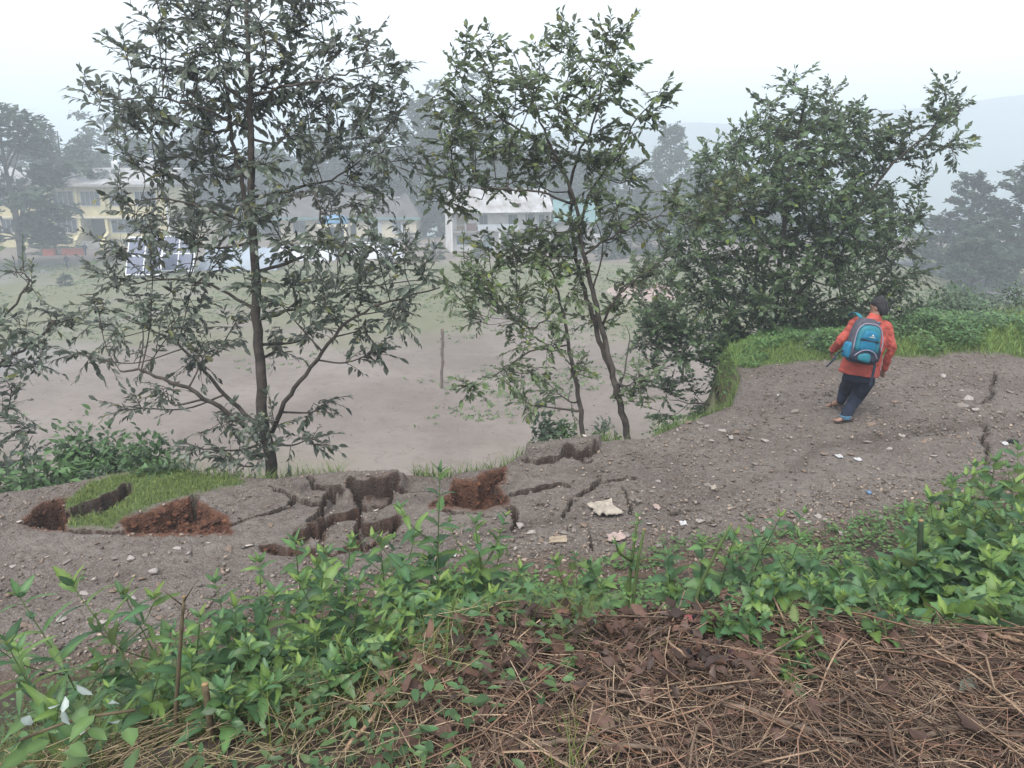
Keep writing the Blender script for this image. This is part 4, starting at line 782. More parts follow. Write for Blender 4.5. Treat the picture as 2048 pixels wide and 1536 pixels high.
def limb(P, rr, n=10):
    P = np.asarray(P, float); Q = smoothline(P, 5); r_ = np.interp(np.linspace(0, 1, len(Q)), np.linspace(0, 1, len(rr)), rr); V, F = tube(Q, r_, n); out = [(V, [tuple(f) for f in F])]
    for p, q in ((P[0], rr[0]), (P[-1], rr[-1])): out.append(ball(p, q * .97))
    return out
def fuse(name, pieces, m, parent, vox=.012, origin=(0, 0, 0), wr=0., smooth_it=4, wscale=14., **kw):
    """union of overlapping shapes turned into one continuous skin"""
    mb = MB()
    for V, F in pieces: mb.add(np.asarray(V) - np.array(origin), F)
    o = mb.build(name + '_raw', m); md = o.modifiers.new('r', 'REMESH'); md.mode = 'VOXEL'; md.voxel_size = vox
    sm = o.modifiers.new('s', 'SMOOTH'); sm.factor = .5; sm.iterations = smooth_it
    dg = bpy.context.evaluated_depsgraph_get(); me = bpy.data.meshes.new_from_object(o.evaluated_get(dg)); me.name = name
    bpy.data.objects.remove(o)
    n_ = len(me.vertices); co = np.zeros(n_ * 3, np.float32); me.vertices.foreach_get('co', co); co = co.reshape(-1, 3)
    if wr:
        nn = np.zeros(n_ * 3, np.float32); me.vertices.foreach_get('normal', nn); nn = nn.reshape(-1, 3)
        w_ = fbm(co[:, 0] * wscale + co[:, 1] * 9, co[:, 2] * wscale * .8 + co[:, 0] * 6, 3, 3) - .5; co = co + nn * (wr * 2 * w_)[:, None]; me.vertices.foreach_set('co', co.ravel().astype(np.float32)); me.update()
    me.polygons.foreach_set('use_smooth', np.ones(len(me.polygons), bool)); me.materials.clear(); me.materials.append(m)
    return obj(name, me, parent, **kw)
def hand(w_, d, side, up):
    """palm and five bent fingers; w_ wrist, d pointing direction, side towards the thumb"""
    d = np.array(d, float); d /= np.linalg.norm(d); s = np.array(side, float); s -= d * (s @ d); s /= np.linalg.norm(s); u = np.cross(d, s); w_ = np.array(w_, float); out = []
    pc = w_ + d * .045; out.append(loft([(w_ - d * .01, s * .026, u * .02), (w_ + d * .03, s * .036, u * .016), (w_ + d * .085, s * .038, u * .013)], 12))
    for k, L in enumerate((.072, .08, .075, .058)):
        a = w_ + d * .08 + s * (.027 - .018 * k); out += limb([a, a + d * L * .5 + u * .012, a + d * L * .8 + u * .035, a + d * L * .75 + u * .055], [.0088, .0085, .008, .0072], 7)
    a = w_ + d * .025 + s * .03; out += limb([a, a + d * .03 + s * .022, a + d * .06 + s * .024 + u * .015], [.0105, .0095, .008], 7); return out
Pn = at_road(1691, 842); Pf = at_road(1668, 814); Pn[2] = float(Hsurf(Pn[0], Pn[1])); Pf[2] = float(Hsurf(Pf[0], Pf[1])); Yp = Pn[1] + .22
J = lambda px, py, dy=0.: at_y(px, py, Yp + dy)
kx = 1 / 149.
man = thing('person', (Pn + Pf) / 2, 'man in coral shirt and navy trousers walking away along the cracked road', 'person'); O = np.array(man.location)
# shirt
tor = [(J(1749, 634, -.01), 11), (J(1745, 641), 24), (J(1741, 650), 34), (J(1739, 664), 38), (J(1734, 688), 38), (J(1728, 712), 37), (J(1721, 734), 41), (J(1718, 748), 42)]; dep_ = [.06, .09, .115, .13, .135, .14, .155, .165]
ax = np.array([1, .0, -.14]); ax /= np.linalg.norm(ax)
pieces = [loft([(c, ax * hw * kx, np.array([0, d, 0])) for (c, hw), d in zip(tor, dep_)], 20)]
LS, LE, LW = J(1709, 648), J(1680, 684, -.03), J(1667, 699, .20); RS_, RE, RW = J(1774, 655), J(1783, 697, -.02), J(1769, 736, .10)
pieces += limb([LS + [.05, 0, .02], LS, (LS + LE) / 2, LE, (LE + LW) / 2, LW], [.085, .078, .066, .062, .052, .046]); pieces += limb([RS_ - [.05, 0, -.02], RS_, (RS_ + RE) / 2, RE, (RE + RW) / 2, RW], [.085, .078, .066, .060, .05, .046])
pieces += [loft([(J(1750, 635), ax * .085, np.array([0, .07, 0])), (J(1751, 628, .01), ax * .066, np.array([0, .062, 0]))], 16)]
# trousers
Kn, Kf = J(1711, 797, .10), J(1690, 781, .45); An = Pn + [-.01, .0, .095]; Af = Pf + [.07, -.05, .13]
tp = [loft([(J(1721, 735), ax * .20, np.array([0, .115, 0])), (J(1719, 750), ax * .215, np.array([0, .13, 0])), (J(1717, 762, .02), ax * .215, np.array([0, .14, 0]))], 18)]
tp += limb([J(1733, 752, -.01), J(1724, 775, .05), Kn, (Kn + An) / 2, An], [.115, .112, .09, .078, .073]); tp += limb([J(1703, 752, .03), J(1698, 768, .22), Kf, (Kf + Af) / 2, Af], [.112, .108, .088, .078, .07])
# body: head, neck, hands, feet, thin core inside the clothes
hc = J(1757, 613, .03); fd = np.array([-.60, .74, -.30]); fd /= np.linalg.norm(fd); up = np.array([.12, .0, .99]); sd_ = np.cross(fd, up); sd_ /= np.linalg.norm(sd_); up = np.cross(sd_, fd)
def head_ring(z, f, b_, s): return (hc + up * z + fd * (f - b_) / 2, fd * (f + b_) / 2, sd_ * s)
bp_ = [loft([head_ring(-.125, .085, .0, .035), head_ring(-.10, .098, .03, .052), head_ring(-.06, .098, .075, .066), head_ring(-.01, .094, .098, .073), head_ring(.045, .094, .105, .077), head_ring(.085, .075, .092, .068), head_ring(.115, .035, .055, .04)], 20)]
nb = hc + fd * .095 + up * -.03; bp_ += limb([nb + up * .045 - fd * .012, nb + fd * .008, nb + fd * .022 - up * .022], [.010, .012, .015], 8)         # nose
bp_ += limb([hc + fd * .093 - up * .078 - sd_ * .02, hc + fd * .099 - up * .078, hc + fd * .093 - up * .078 + sd_ * .02], [.006, .008, .006], 6)          # lips
bp_ += limb([hc + fd * .088 + up * .022 - sd_ * .045, hc + fd * .097 + up * .026, hc + fd * .088 + up * .022 + sd_ * .045], [.008, .009, .008], 6)        # brow
for s in (-1, 1): bp_.append(loft([(hc + sd_ * s * q + up * -.022 - fd * .005, fd * .018 * k, up * .032 * k) for q, k in ((.066, .7), (.078, 1), (.084, .8))], 10))   # ears
bp_ += limb([hc - up * .09 - fd * .01, J(1752, 630, .01), J(1748, 645)], [.055, .056, .06]); bp_ += limb([J(1748, 645), J(1735, 690), J(1720, 745)], [.08, .09, .09])
bp_ += limb([J(1744, 650), LS, LE, LW], [.035, .028, .022, .022]) + limb([J(1744, 650), RS_, RE, RW], [.035, .028, .022, .022]); dL = LW - LE; dR = RW - RE
bp_ += hand(LW + dL / np.linalg.norm(dL) * .03, dL + [0, 0, -.08], [.5, .3, .6], 0) + hand(RW + dR / np.linalg.norm(dR) * .03, dR, [-.5, .8, 0], 0)
bp_ += limb([J(1720, 745), J(1733, 752), Kn, An - [0, 0, .03]], [.08, .07, .05, .036]) + limb([J(1720, 745), J(1703, 752), Kf, Af - [0, 0, .02]], [.08, .07, .05, .036])
def foot(p, fdir, pitch=0.):
    f = np.array([fdir[0], fdir[1], 0.]); f /= np.linalg.norm(f); f[2] = -pitch; f /= np.linalg.norm(f); s = np.cross(f, [0, 0, 1]); s /= np.linalg.norm(s); u = np.cross(s, f); p = np.array(p) + [0, 0, .022]; h = p - f * .06
    pcs = [loft([(h - f * .012 + u * .03, s * .022, u * .028), (h + f * .02 + u * .04, s * .034, u * .042), (p + u * .05, s * .036, u * .05), (p + f * .06 + u * .034, s * .04, u * .034), (p + f * .12 + u * .018, s * .045, u * .02), (p + f * .145 + u * .015, s * .042, u * .014)], 14)]
    for k in range(5): a = p + f * .14 + s * (.036 - .018 * k) + u * .012; pcs += limb([a, a + f * (.045 - .007 * k)], [.012 - .0012 * k, .010 - .001 * k], 7)
    sole = [loft([(h - f * .03 - u * .006 + u * q, s * .0, u * .0) for q in (0,)] + [(h + f * x + u * -.004, s * w_, u * .011) for x, w_ in ((-.028, .02), (0, .036), (.06, .036), (.14, .046), (.2, .05), (.245, .03))], 12)]
    strap = limb([p + f * .09 - s * .05 + u * .005, p + f * .085 - s * .03 + u * .055, p + f * .085 + s * .03 + u * .055, p + f * .09 + s * .05 + u * .005], [.008, .008, .008, .008], 6)
    return pcs, sole, strap
fn = np.array([-.93, -.2, 0.]); ff = np.array([-.85, .5, 0.]); f1, s1, st1 = foot(Pn + [.01, 0, 0], fn); f2, s2, st2 = foot(Pf + [.05, -.02, .015], ff, .28)
bp_ += f1 + f2
body = fuse('body', bp_, MP['skin'], man, .0085, O, smooth_it=2)
fuse('shirt', pieces, MP['shirt'], man, .012, O, .020, 4, 17.); fuse('trousers', tp, MP['trouser'], man, .013, O, .016, 4, 11.)
hr = [loft([head_ring(-.125, -.02, .10, .056), head_ring(-.07, .0, .118, .078), head_ring(-.01, .03, .122, .088), head_ring(.045, .090, .125, .092), head_ring(.09, .085, .105, .078), head_ring(.122, .048, .07, .05), head_ring(.130, .01, .03, .02)], 20)]
fuse('hair', hr, MP['hair'], man, .009, O, .006, 2, 40.)
for s_, t_ in ((s1, st1), (s2, st2)): sn = fuse('sandal', s_, MP['sole'], man, .007, O, smooth_it=1); fuse('strap', t_, MP['sole'], sn, .005, O, smooth_it=1)
fuse('trouser_hem', [loft([(An + [0, 0, .005], (.076, 0, 0), (0, .076, 0)), (An + [0, 0, -.05], (.074, 0, 0), (0, .074, 0))], 16)], MP['cuff'], man, .009, O, smooth_it=1)
# backpack
pc = J(1727, 684, -.155 - .07); pk = thing('backpack', pc, 'blue and grey backpack worn on the man\'s back', 'backpack'); pk.rotation_euler = (R(-6), R(11), R(4))
def srings(prof, e=.55, n=22):
    t = np.arange(n) * 2 * math.pi / n; c, s = np.cos(t), np.sin(t); cx = np.sign(c) * np.abs(c) ** e; sy = np.sign(s) * np.abs(s) ** e; V = []; F = []
    for z, hw, d0, d1 in prof: V.append(np.stack([hw * cx, (d0 + d1) / 2 + (d1 - d0) / 2 * sy, np.full(n, z)], 1))
    k = len(prof)
    for i in range(k - 1):
        for j in range(n): F.append((i * n + j, i * n + (j + 1) % n, (i + 1) * n + (j + 1) % n, (i + 1) * n + j))
    F.append(tuple(range(n - 1, -1, -1))); F.append(tuple(range((k - 1) * n, k * n))); return np.concatenate(V), F
def pad(name, outline, y0, bulge, m, parent, back=.035):
    P = np.array(smoothline(list(outline) + [outline[0]], 4))[:-1]; c = P.mean(0); V = []; F = []; n = len(P); lev = [(1.0, back), (1.0, -.0), (.93, -.55 * bulge), (.75, -.85 * bulge), (.4, -bulge)]
    for s, dy in lev:
        for q in P: x, z = c + (q - c) * s; V.append((x, y0 + dy, z))
    for i in range(len(lev) - 1):
        for j in range(n): F.append((i * n + j, i * n + (j + 1) % n, (i + 1) * n + (j + 1) % n, (i + 1) * n + j))
    F.append(tuple(range((len(lev) - 1) * n, len(lev) * n))); return MB().add(np.array(V), F).build(name, MP[m], parent, True)
V, F = srings([(-.285, .13, -.06, .05), (-.27, .17, -.09, .07), (-.2, .205, -.105, .08), (-.05, .215, -.10, .08), (.10, .20, -.09, .08), (.22, .175, -.075, .08), (.275, .14, -.05, .075), (.295, .09, -.02, .06)]); MB().add(V, F).build('main_bag', MP['packgrey'], pk, True)
fp = pad('front_panel', [(-.16, -.10), (-.165, .10), (-.13, .19), (-.05, .225), (.08, .225), (.145, .17), (.17, .05), (.175, -.1), (.1, -.14), (-.1, -.14)], -.095, .045, 'packteal', pk)
pad('pocket', [(-.115, -.11), (-.12, .06), (-.09, .135), (0, .16), (.075, .135), (.10, .06), (.10, -.11)], -.128, .035, 'packblue', fp); pad('pocket_flap', [(-.115, .045), (-.09, .135), (0, .16), (.075, .135), (.10, .045), (0, .03)], -.155, .02, 'packblue', fp, .02); pad('zip_band', [(-.118, .02), (-.118, .042), (.103, .042), (.103, .02)], -.160, .006, 'packdark', fp, .02)
pad('lower_pocket', [(-.165, -.255), (-.18, -.2), (-.13, -.13), (-.02, -.10), (.1, -.13), (.15, -.2), (.14, -.255), (0, -.28)], -.10, .065, 'packdark', pk); pad('lower_pocket_panel', [(-.1, -.24), (-.12, -.19), (-.08, -.15), (0, -.13), (.05, -.15), (.06, -.2), (.04, -.25)], -.158, .02, 'packteal', pk, .02)
for s in (-1, 1): pad('side_pocket', [(s * .16, -.24), (s * .235, -.22), (s * .235, -.06), (s * .17, -.03)], -.05, .03, 'packdark' if s > 0 else 'packblue', pk, .09)
for p_, r_ in (([(-.19, -.13, -.12), (-.185, -.12, .12), (-.12, -.112, .225), (.0, -.10, .25), (.11, -.112, .225), (.185, -.12, .08), (.195, -.125, -.08)], .008), ([(-.17, -.165, -.19), (-.1, -.175, -.115), (.0, -.175, -.09), (.09, -.17, -.115), (.15, -.16, -.18)], .007)):
    V, F = tube(smoothline(p_, 5), r_, 6); obj('piping', mk_mesh('piping', V, F, MP['piping'], smooth=True), pk)
MB().prism([(-.012, -.186, .098), (.02, -.186, .098), (.004, -.184, .122)], (0, .006, 0)).build('logo', MP['logo'], pk); MB().box(-.04, .035, -.185, -.180, .078, .086).build('logo', MP['logo'], pk)
MB().add(*srings([(.24, .13, -.045, .07), (.29, .12, -.03, .07), (.315, .08, -.01, .06)])).build('top_cover', MP['packgrey'], pk, True)
def ribbon(name, P, wd, m, parent, th=.012):
    P = smoothline(P, 5); V = []; F = []; n = len(P)
    for p in P: V += [p + [-wd / 2, 0, 0], p + [wd / 2, 0, 0], p + [wd / 2, 0, 0] + np.array([0, -th, th * .6]), p + [-wd / 2, 0, 0] + np.array([0, -th, th * .6])]
    for i in range(n - 1):
        for j in range(4): F.append((i * 4 + j, i * 4 + (j + 1) % 4, (i + 1) * 4 + (j + 1) % 4, (i + 1) * 4 + j))
    F += [(0, 1, 2, 3), tuple(4 * (n - 1) + j for j in (3, 2, 1, 0))]; return MB().add(np.array(V), F).build(name, MP[m], parent)
ribbon('shoulder_strap', [(-.06, .05, .26), (-.10, .06, .31), (-.13, .10, .345), (-.14, .18, .35), (-.14, .27, .30)], .06, 'packteal', pk); ribbon('shoulder_strap', [(.09, .05, .25), (.15, .06, .275), (.20, .10, .285), (.215, .18, .275), (.2, .27, .22)], .06, 'packteal', pk)
ribbon('waist_strap', [(.19, -.02, -.22), (.215, -.03, -.30), (.22, -.03, -.42), (.225, -.03, -.56)], .034, 'packdark', pk); ribbon('waist_strap', [(-.22, .0, -.15), (-.30, .02, -.21), (-.345, .0, -.30), (-.42, .0, -.41)], .028, 'packdark', pk)
# people far across the field
def far_person(px, py, Y, cols, label, step, face):
    s0 = at_field(px, py); s0 = np.array([s0[0], s0[1], float(H(s0[0], s0[1]))]); t = thing('person', s0, label, 'person'); t.rotation_euler.z = face
    b_ = [ball((0, 0, 1.58), (.085, .1, .12))] + limb([(0, 0, 1.5), (0, 0, 1.35)], [.05, .06]) + limb([(0, .0, 1.3), (0, 0, .95)], [.12, .11]) + limb([(.05, 0, .9), (.09, step * .5, .5), (.1, step, .09)], [.08, .06, .045]) + limb([(-.05, 0, .9), (-.09, -step * .4, .5), (-.1, -step, .09)], [.08, .06, .045])
    b_ += limb([(.17, 0, 1.36), (.23, -step * .4, 1.08), (.22, -step * .2, .84)], [.05, .042, .03]) + limb([(-.17, 0, 1.36), (-.23, step * .4, 1.08), (-.22, step * .5, .86)], [.05, .042, .03]) + limb([(.1, step - .05, .05), (.1, step + .14, .04)], [.045, .035]) + limb([(-.1, -step - .05, .05), (-.1, -step + .14, .04)], [.045, .035])
    fuse('body', b_, MP['skin'], t, .025, smooth_it=2); fuse('jacket', [loft([((0, 0, z), (w_, 0, 0), (0, d, 0)) for z, w_, d in ((.88, .19, .14), (1.1, .18, .14), (1.3, .22, .14), (1.42, .15, .1))], 14)] + limb([(.17, 0, 1.36), (.23, -step * .4, 1.08), (.22, -step * .25, .92)], [.075, .065, .055]) + limb([(-.17, 0, 1.36), (-.23, step * .4, 1.08), (-.22, step * .45, .93)], [.075, .065, .055]), MP[cols[0]], t, .025, smooth_it=2)
    fuse('trousers', [loft([((0, 0, z), (.18, 0, 0), (0, .14, 0)) for z in (.8, .95)], 14)] + limb([(.06, 0, .88), (.09, step * .5, .5), (.1, step, .14)], [.11, .085, .07]) + limb([(-.06, 0, .88), (-.09, -step * .4, .5), (-.1, -step, .14)], [.11, .085, .07]), MP[cols[1]], t, .025, smooth_it=2)
    fuse('hair', [ball((0, -.012, 1.62), (.095, .1, .1))], MP['hair'], t, .025, smooth_it=1)
far_person(135, 538, 0, ('packdark', 'trouser'), 'small distant figure in dark clothes crossing the gravel yard', .22, R(80)); far_person(172, 512, 0, ('trouser', 'packdark'), 'distant figure in dark blue near the yellow building steps', .15, R(60)); far_person(833, 505, 0, ('packgrey', 'packdark'), 'distant striding figure beside the white house', .36, R(95))
# ------------------------------------------------------------------ grass, shrubs, herbs
def vein(lv, hi=1.35, lo=.95):
    c = np.ones((len(lv), 3)) * lo; c[0::3] = hi; return c
MGR = leafmat('grass_blade', (.16, .245, .058), (.19, .26, .08), .5, .4, .3, .1); MGD = leafmat('straw_grass', (.16, .16, .06), (.18, .18, .08), .6, .3, .25, .1)
BLADE = []
for k in range(4):
    c = .25 + .25 * k; t = np.array([0, .4, .75, 1.]); V = []
    for a in t: w_ = .5 * (1 - a) ** .7; V += [(a * c * a, w_, a * (1 - .25 * c * a)), (a * c * a, -w_, a * (1 - .25 * c * a))]
    BLADE.append((np.array(V), np.array([(0, 1, 3), (0, 3, 2), (2, 3, 5), (2, 5, 4), (4, 5, 7), (4, 7, 6)])))
def blades(name, x, y, h, wd, m, tint, label=None, z=None):
    n_ = len(x); z = Hsurf(x, y) if z is None else z; a = rng.random(n_) * 6.283; lean = rng.normal(0, .22, (n_, 2)); up = np.stack([lean[:, 0], lean[:, 1], np.ones(n_)], 1); up /= np.linalg.norm(up, axis=1, keepdims=True)
    d = np.stack([np.cos(a), np.sin(a), np.zeros(n_)], 1); s = np.cross(up, d); s /= np.linalg.norm(s, axis=1, keepdims=True); d = np.cross(s, up); Rm = np.stack([d, s, up], 2)
    V, F, C = scatter(BLADE, np.stack([x, y, z - .005], 1), Rm, np.stack([h, np.full(n_, wd) * (.6 + .8 * rng.random(n_)), h], 1), tint); return obj(name, mk_mesh(name, V, F, m, C), kind='stuff')
def area(n, x0, x1, y0, y1): return x0 + (x1 - x0) * rng.random(n), y0 + (y1 - y0) * rng.random(n)
tn = lambda n, v=.4: (1 + v * (rng.random((n, 1)) * 2 - 1)) * (1 + .25 * (rng.random((n, 1)) - .5) * np.array([[1.4, .2, -.6]]))
x, y = area(48000, 3.3, 11.5, 12.7, 16.6); g_ = broken(x, y)[2]; k = (g_ > .45 * rng.random(len(x)) + .1) & (rng.random(len(x)) < .35 + .65 * vn(x * 1.5, y * 1.5, 5)) & (y < ylip(x) + .8); x, y = x[k], y[k]
pa = vn(x * .9, y * .9, 8); blades('grass', x, y, (.06 + .24 * rng.random(len(x)) * pa ** 1.3 * 1.3), .012, MGR, tn(len(x)) * (.75 + .5 * pa[:, None]))
x, y = area(26000, -6.2, -2.4, 7.0, 10.2); g_ = broken(x, y)[2]; k = (g_ > .3 + .5 * rng.random(len(x))) & (broken(x, y)[0] < .008) & (broken.dug < .3); x, y = x[k], y[k]; blades('grass', x, y, .025 + .055 * rng.random(len(x)), .009, MGR, tn(len(x)) * np.array([[.9, .8, .8]]))
# grass on the slope just past the lip
x = -7 + 11 * rng.random(9000); y = ylip(x) + .05 + 1.2 * rng.random(9000) ** 1.5; k = vn(x * 1.2, y * 1.2, 4) > .45; x, y = x[k], y[k]; blades('grass', x, y, .08 + .16 * rng.random(len(x)), .011, MGR, tn(len(x)) * .75, z=H(x, y))

LANCE = [leaf_t(.26, 9, .35, dr, 1., .38, .12, .10) for dr in (.25, .5, .8)]; NETT = [leaf_t(.56, 9, .3, dr, 1., .33, .12, .14) for dr in (.15, .35, .55)]; OVAL = [leaf_t(.46, 3, .25, dr, 1., .45, .1) for dr in (.1, .35)]; SMALL = [leaf_t(.62, 2, .2, dr, 1., .5) for dr in (.05, .3)]
MHB = leafmat('herb_leaf', (.090, .165, .058), (.145, .21, .12), .42, .45, .3, .32); MNT = leafmat('nettle_leaf', (.095, .172, .062), (.15, .215, .12), .45, .4, .3, .28); MBU = leafmat('shrub_leaf', (.078, .145, .055), (.14, .19, .12), .45, .4, .25, .25); MGY = leafmat('grey_green_leaf', (.115, .165, .105), (.18, .22, .17), .6, .3, .25, .2)
MSTEM = mat('green_stem', (.10, .145, .05), .7, .3, .2, 20.); MSTR = mat('brown_stem', (.11, .085, .05), .8, .3, .3, 20.)
def leaf_meshes(tm, m, hi=1.35): return [mk_mesh('leaf', lv, lf, m, vein(lv, hi) * q, smooth=True) for lv, lf in tm for q in (np.array([.62, .74, .85]), np.array([.9, .95, .9]), np.array([1.25, 1.12, .8]))]
LM = dict(lance=leaf_meshes(LANCE, MHB), nettle=leaf_meshes(NETT, MNT), herb=leaf_meshes([leaf_t(.40, 8, .3, dr, 1., .36, .12, .12) for dr in (.2, .4, .65)], MHB))
def shrub(px, py, wpx, hpx, Y, n, leafset, m, ll, label, nparts=60, seed=0, name='shrub', cat='shrub', group='shrubs along the road edge'):
    """bush whose middle is seen at (px, py): several stems, leaves spread through its volume"""
    r_ = np.random.default_rng(seed + 500); c = at_y(px, py, Y); base = np.array([c[0], Y, float(H(c[0], Y))]); t = thing(name, base, label, cat, group); f = FPX / (Y * cP + (CAMZ - c[2]) * sP); hw, hh = wpx / 2 / f, hpx / 2 / f
    stems = []; LP, LD = [], []; ns = max(4, n // 60)
    for i in range(ns):
        a = r_.normal(size=3); a /= np.linalg.norm(a); e = c + a * [hw, hw * .7, hh] * r_.random() ** .4; mid = (base + e) / 2 + r_.normal(0, .05, 3); P = smoothline([base + r_.normal(0, .05, 3) * [1, 1, 0], mid, e], 5); stems.append(tube(P, np.linspace(.012, .003, len(P)), 4, False))
        for q in range(n // ns):
            u = .35 + .65 * r_.random() ** .6; p = P[min(len(P) - 1, int(u * len(P)))] + r_.normal(0, .09, 3) * [hw / .4, hw / .4, hh / .35]; LP.append(p); LD.append((p - c) * [1, 1, .5] + r_.normal(0, .5, 3) * hw + [0, 0, .05])
    V, F = merge(stems); obj('stems', mk_mesh('stems', V - base, F, MSTR, smooth=True), t, kind='stuff')
    LP = np.array(LP); LD = np.array(LD); n_ = len(LP); LP[:, 2] = np.maximum(LP[:, 2], H(LP[:, 0], LP[:, 1]) + .02); Rm = frames(LD, np.array([0, 0, 1.]) + r_.normal(0, .4, (n_, 3))); S = ll * (.6 + .7 * r_.random(n_)); tint = (1 + .4 * (r_.random((n_, 1)) - .5) * 2) * np.ones((1, 3))
    yy = LP[:, 1] - LP[:, 2] * .4 + r_.normal(0, .2, n_); near = np.argsort(yy)[:nparts]; rest = np.setdiff1d(np.arange(n_), near); V, F, C = scatter(leafset, LP[rest] - base, Rm[rest], S[rest], tint[rest]); obj('foliage', mk_mesh('foliage', V, F, m, C, smooth=True), t, kind='stuff')
    ms = [mk_mesh('leaf', lv, lf, m, np.ones((len(lv), 3)), smooth=True) for lv, lf in leafset]
    for i in near:
        o = obj('leaf', ms[int(r_.integers(len(ms)))], t); mw = Matrix(Rm[i].tolist()).to_4x4(); mw.translation = Vector((LP[i] - base).tolist()); o.matrix_local = mw @ Matrix.Scale(float(S[i]), 4)
    return t
for i, a in enumerate([
    (195, 895, 170, 120, 9.9, 900, OVAL, MBU, .085, 'tall dark shrub left of the tall tree trunk, on the slope'), (300, 920, 130, 110, 9.7, 700, OVAL, MBU, .075, 'shrub right next to the tall tree\'s lowest left leaves'), (70, 960, 190, 80, 9.3, 900, OVAL, MBU, .085, 'wide low shrub at the left edge behind the gravel'), (330, 945, 90, 60, 9.2, 350, OVAL, MBU, .06, 'small green shrub topping the grassy mound'), (200, 965, 120, 50, 9.4, 350, OVAL, MGY, .06, 'pale small leaved shrub just behind the grassy mound'),
    (1080, 868, 60, 70, 10.9, 260, OVAL, MGY, .07, 'pale leaved shrub left of the sapling foot'), (1125, 872, 50, 60, 10.8, 220, OVAL, MHB, .06, 'yellow green shrub directly beside the sapling foot'), (1212, 862, 70, 46, 11.2, 260, OVAL, MGY, .06, 'low pale shrub between the sapling and the forked trunk'), (1330, 852, 90, 36, 11.3, 330, OVAL, MHB, .05, 'bright green low shrub right of the forked trunk'),
    (1650, 690, 90, 46, 13.9, 450, OVAL, MGY, .06, 'small grey green shrub left of the man on the verge'), (1590, 700, 60, 30, 14.3, 250, OVAL, MBU, .05, 'dark small shrub at the verge\'s left end'), (1835, 690, 110, 70, 14.3, 700, OVAL, MBU, .065, 'dark green shrub right beside the man\'s arm'), (1850, 625, 110, 80, 16.2, 600, OVAL, MBU, .07, 'olive shrub with brownish leaves behind the man\'s right shoulder'), (1930, 640, 150, 110, 15.8, 1000, OVAL, MGY, .065, 'large grey green shrub mass on the right verge'), (1975, 600, 110, 60, 17.0, 500, OVAL, MGY, .06, 'further pale shrub behind the large grey green one'), (2030, 660, 120, 90, 15.2, 700, OVAL, MGY, .06, 'grey green shrub at the right picture edge on the verge'), (1900, 585, 80, 50, 17.2, 350, OVAL, MBU, .06, 'green shrub against the lane'), (1960, 690, 110, 40, 14.6, 400, OVAL, MHB, .05, 'low bright green shrub fronting the grey green mass'), (2045, 590, 90, 70, 18, 350, OVAL, MGY, .06, 'feathery tall shrub at the right edge below the pines')]):
    a = list(a); a[5] = int(a[5] * 1.5); a[8] *= 1.45
    shrub(*a, nparts=90 if a[5] > 500 else 50, seed=i)

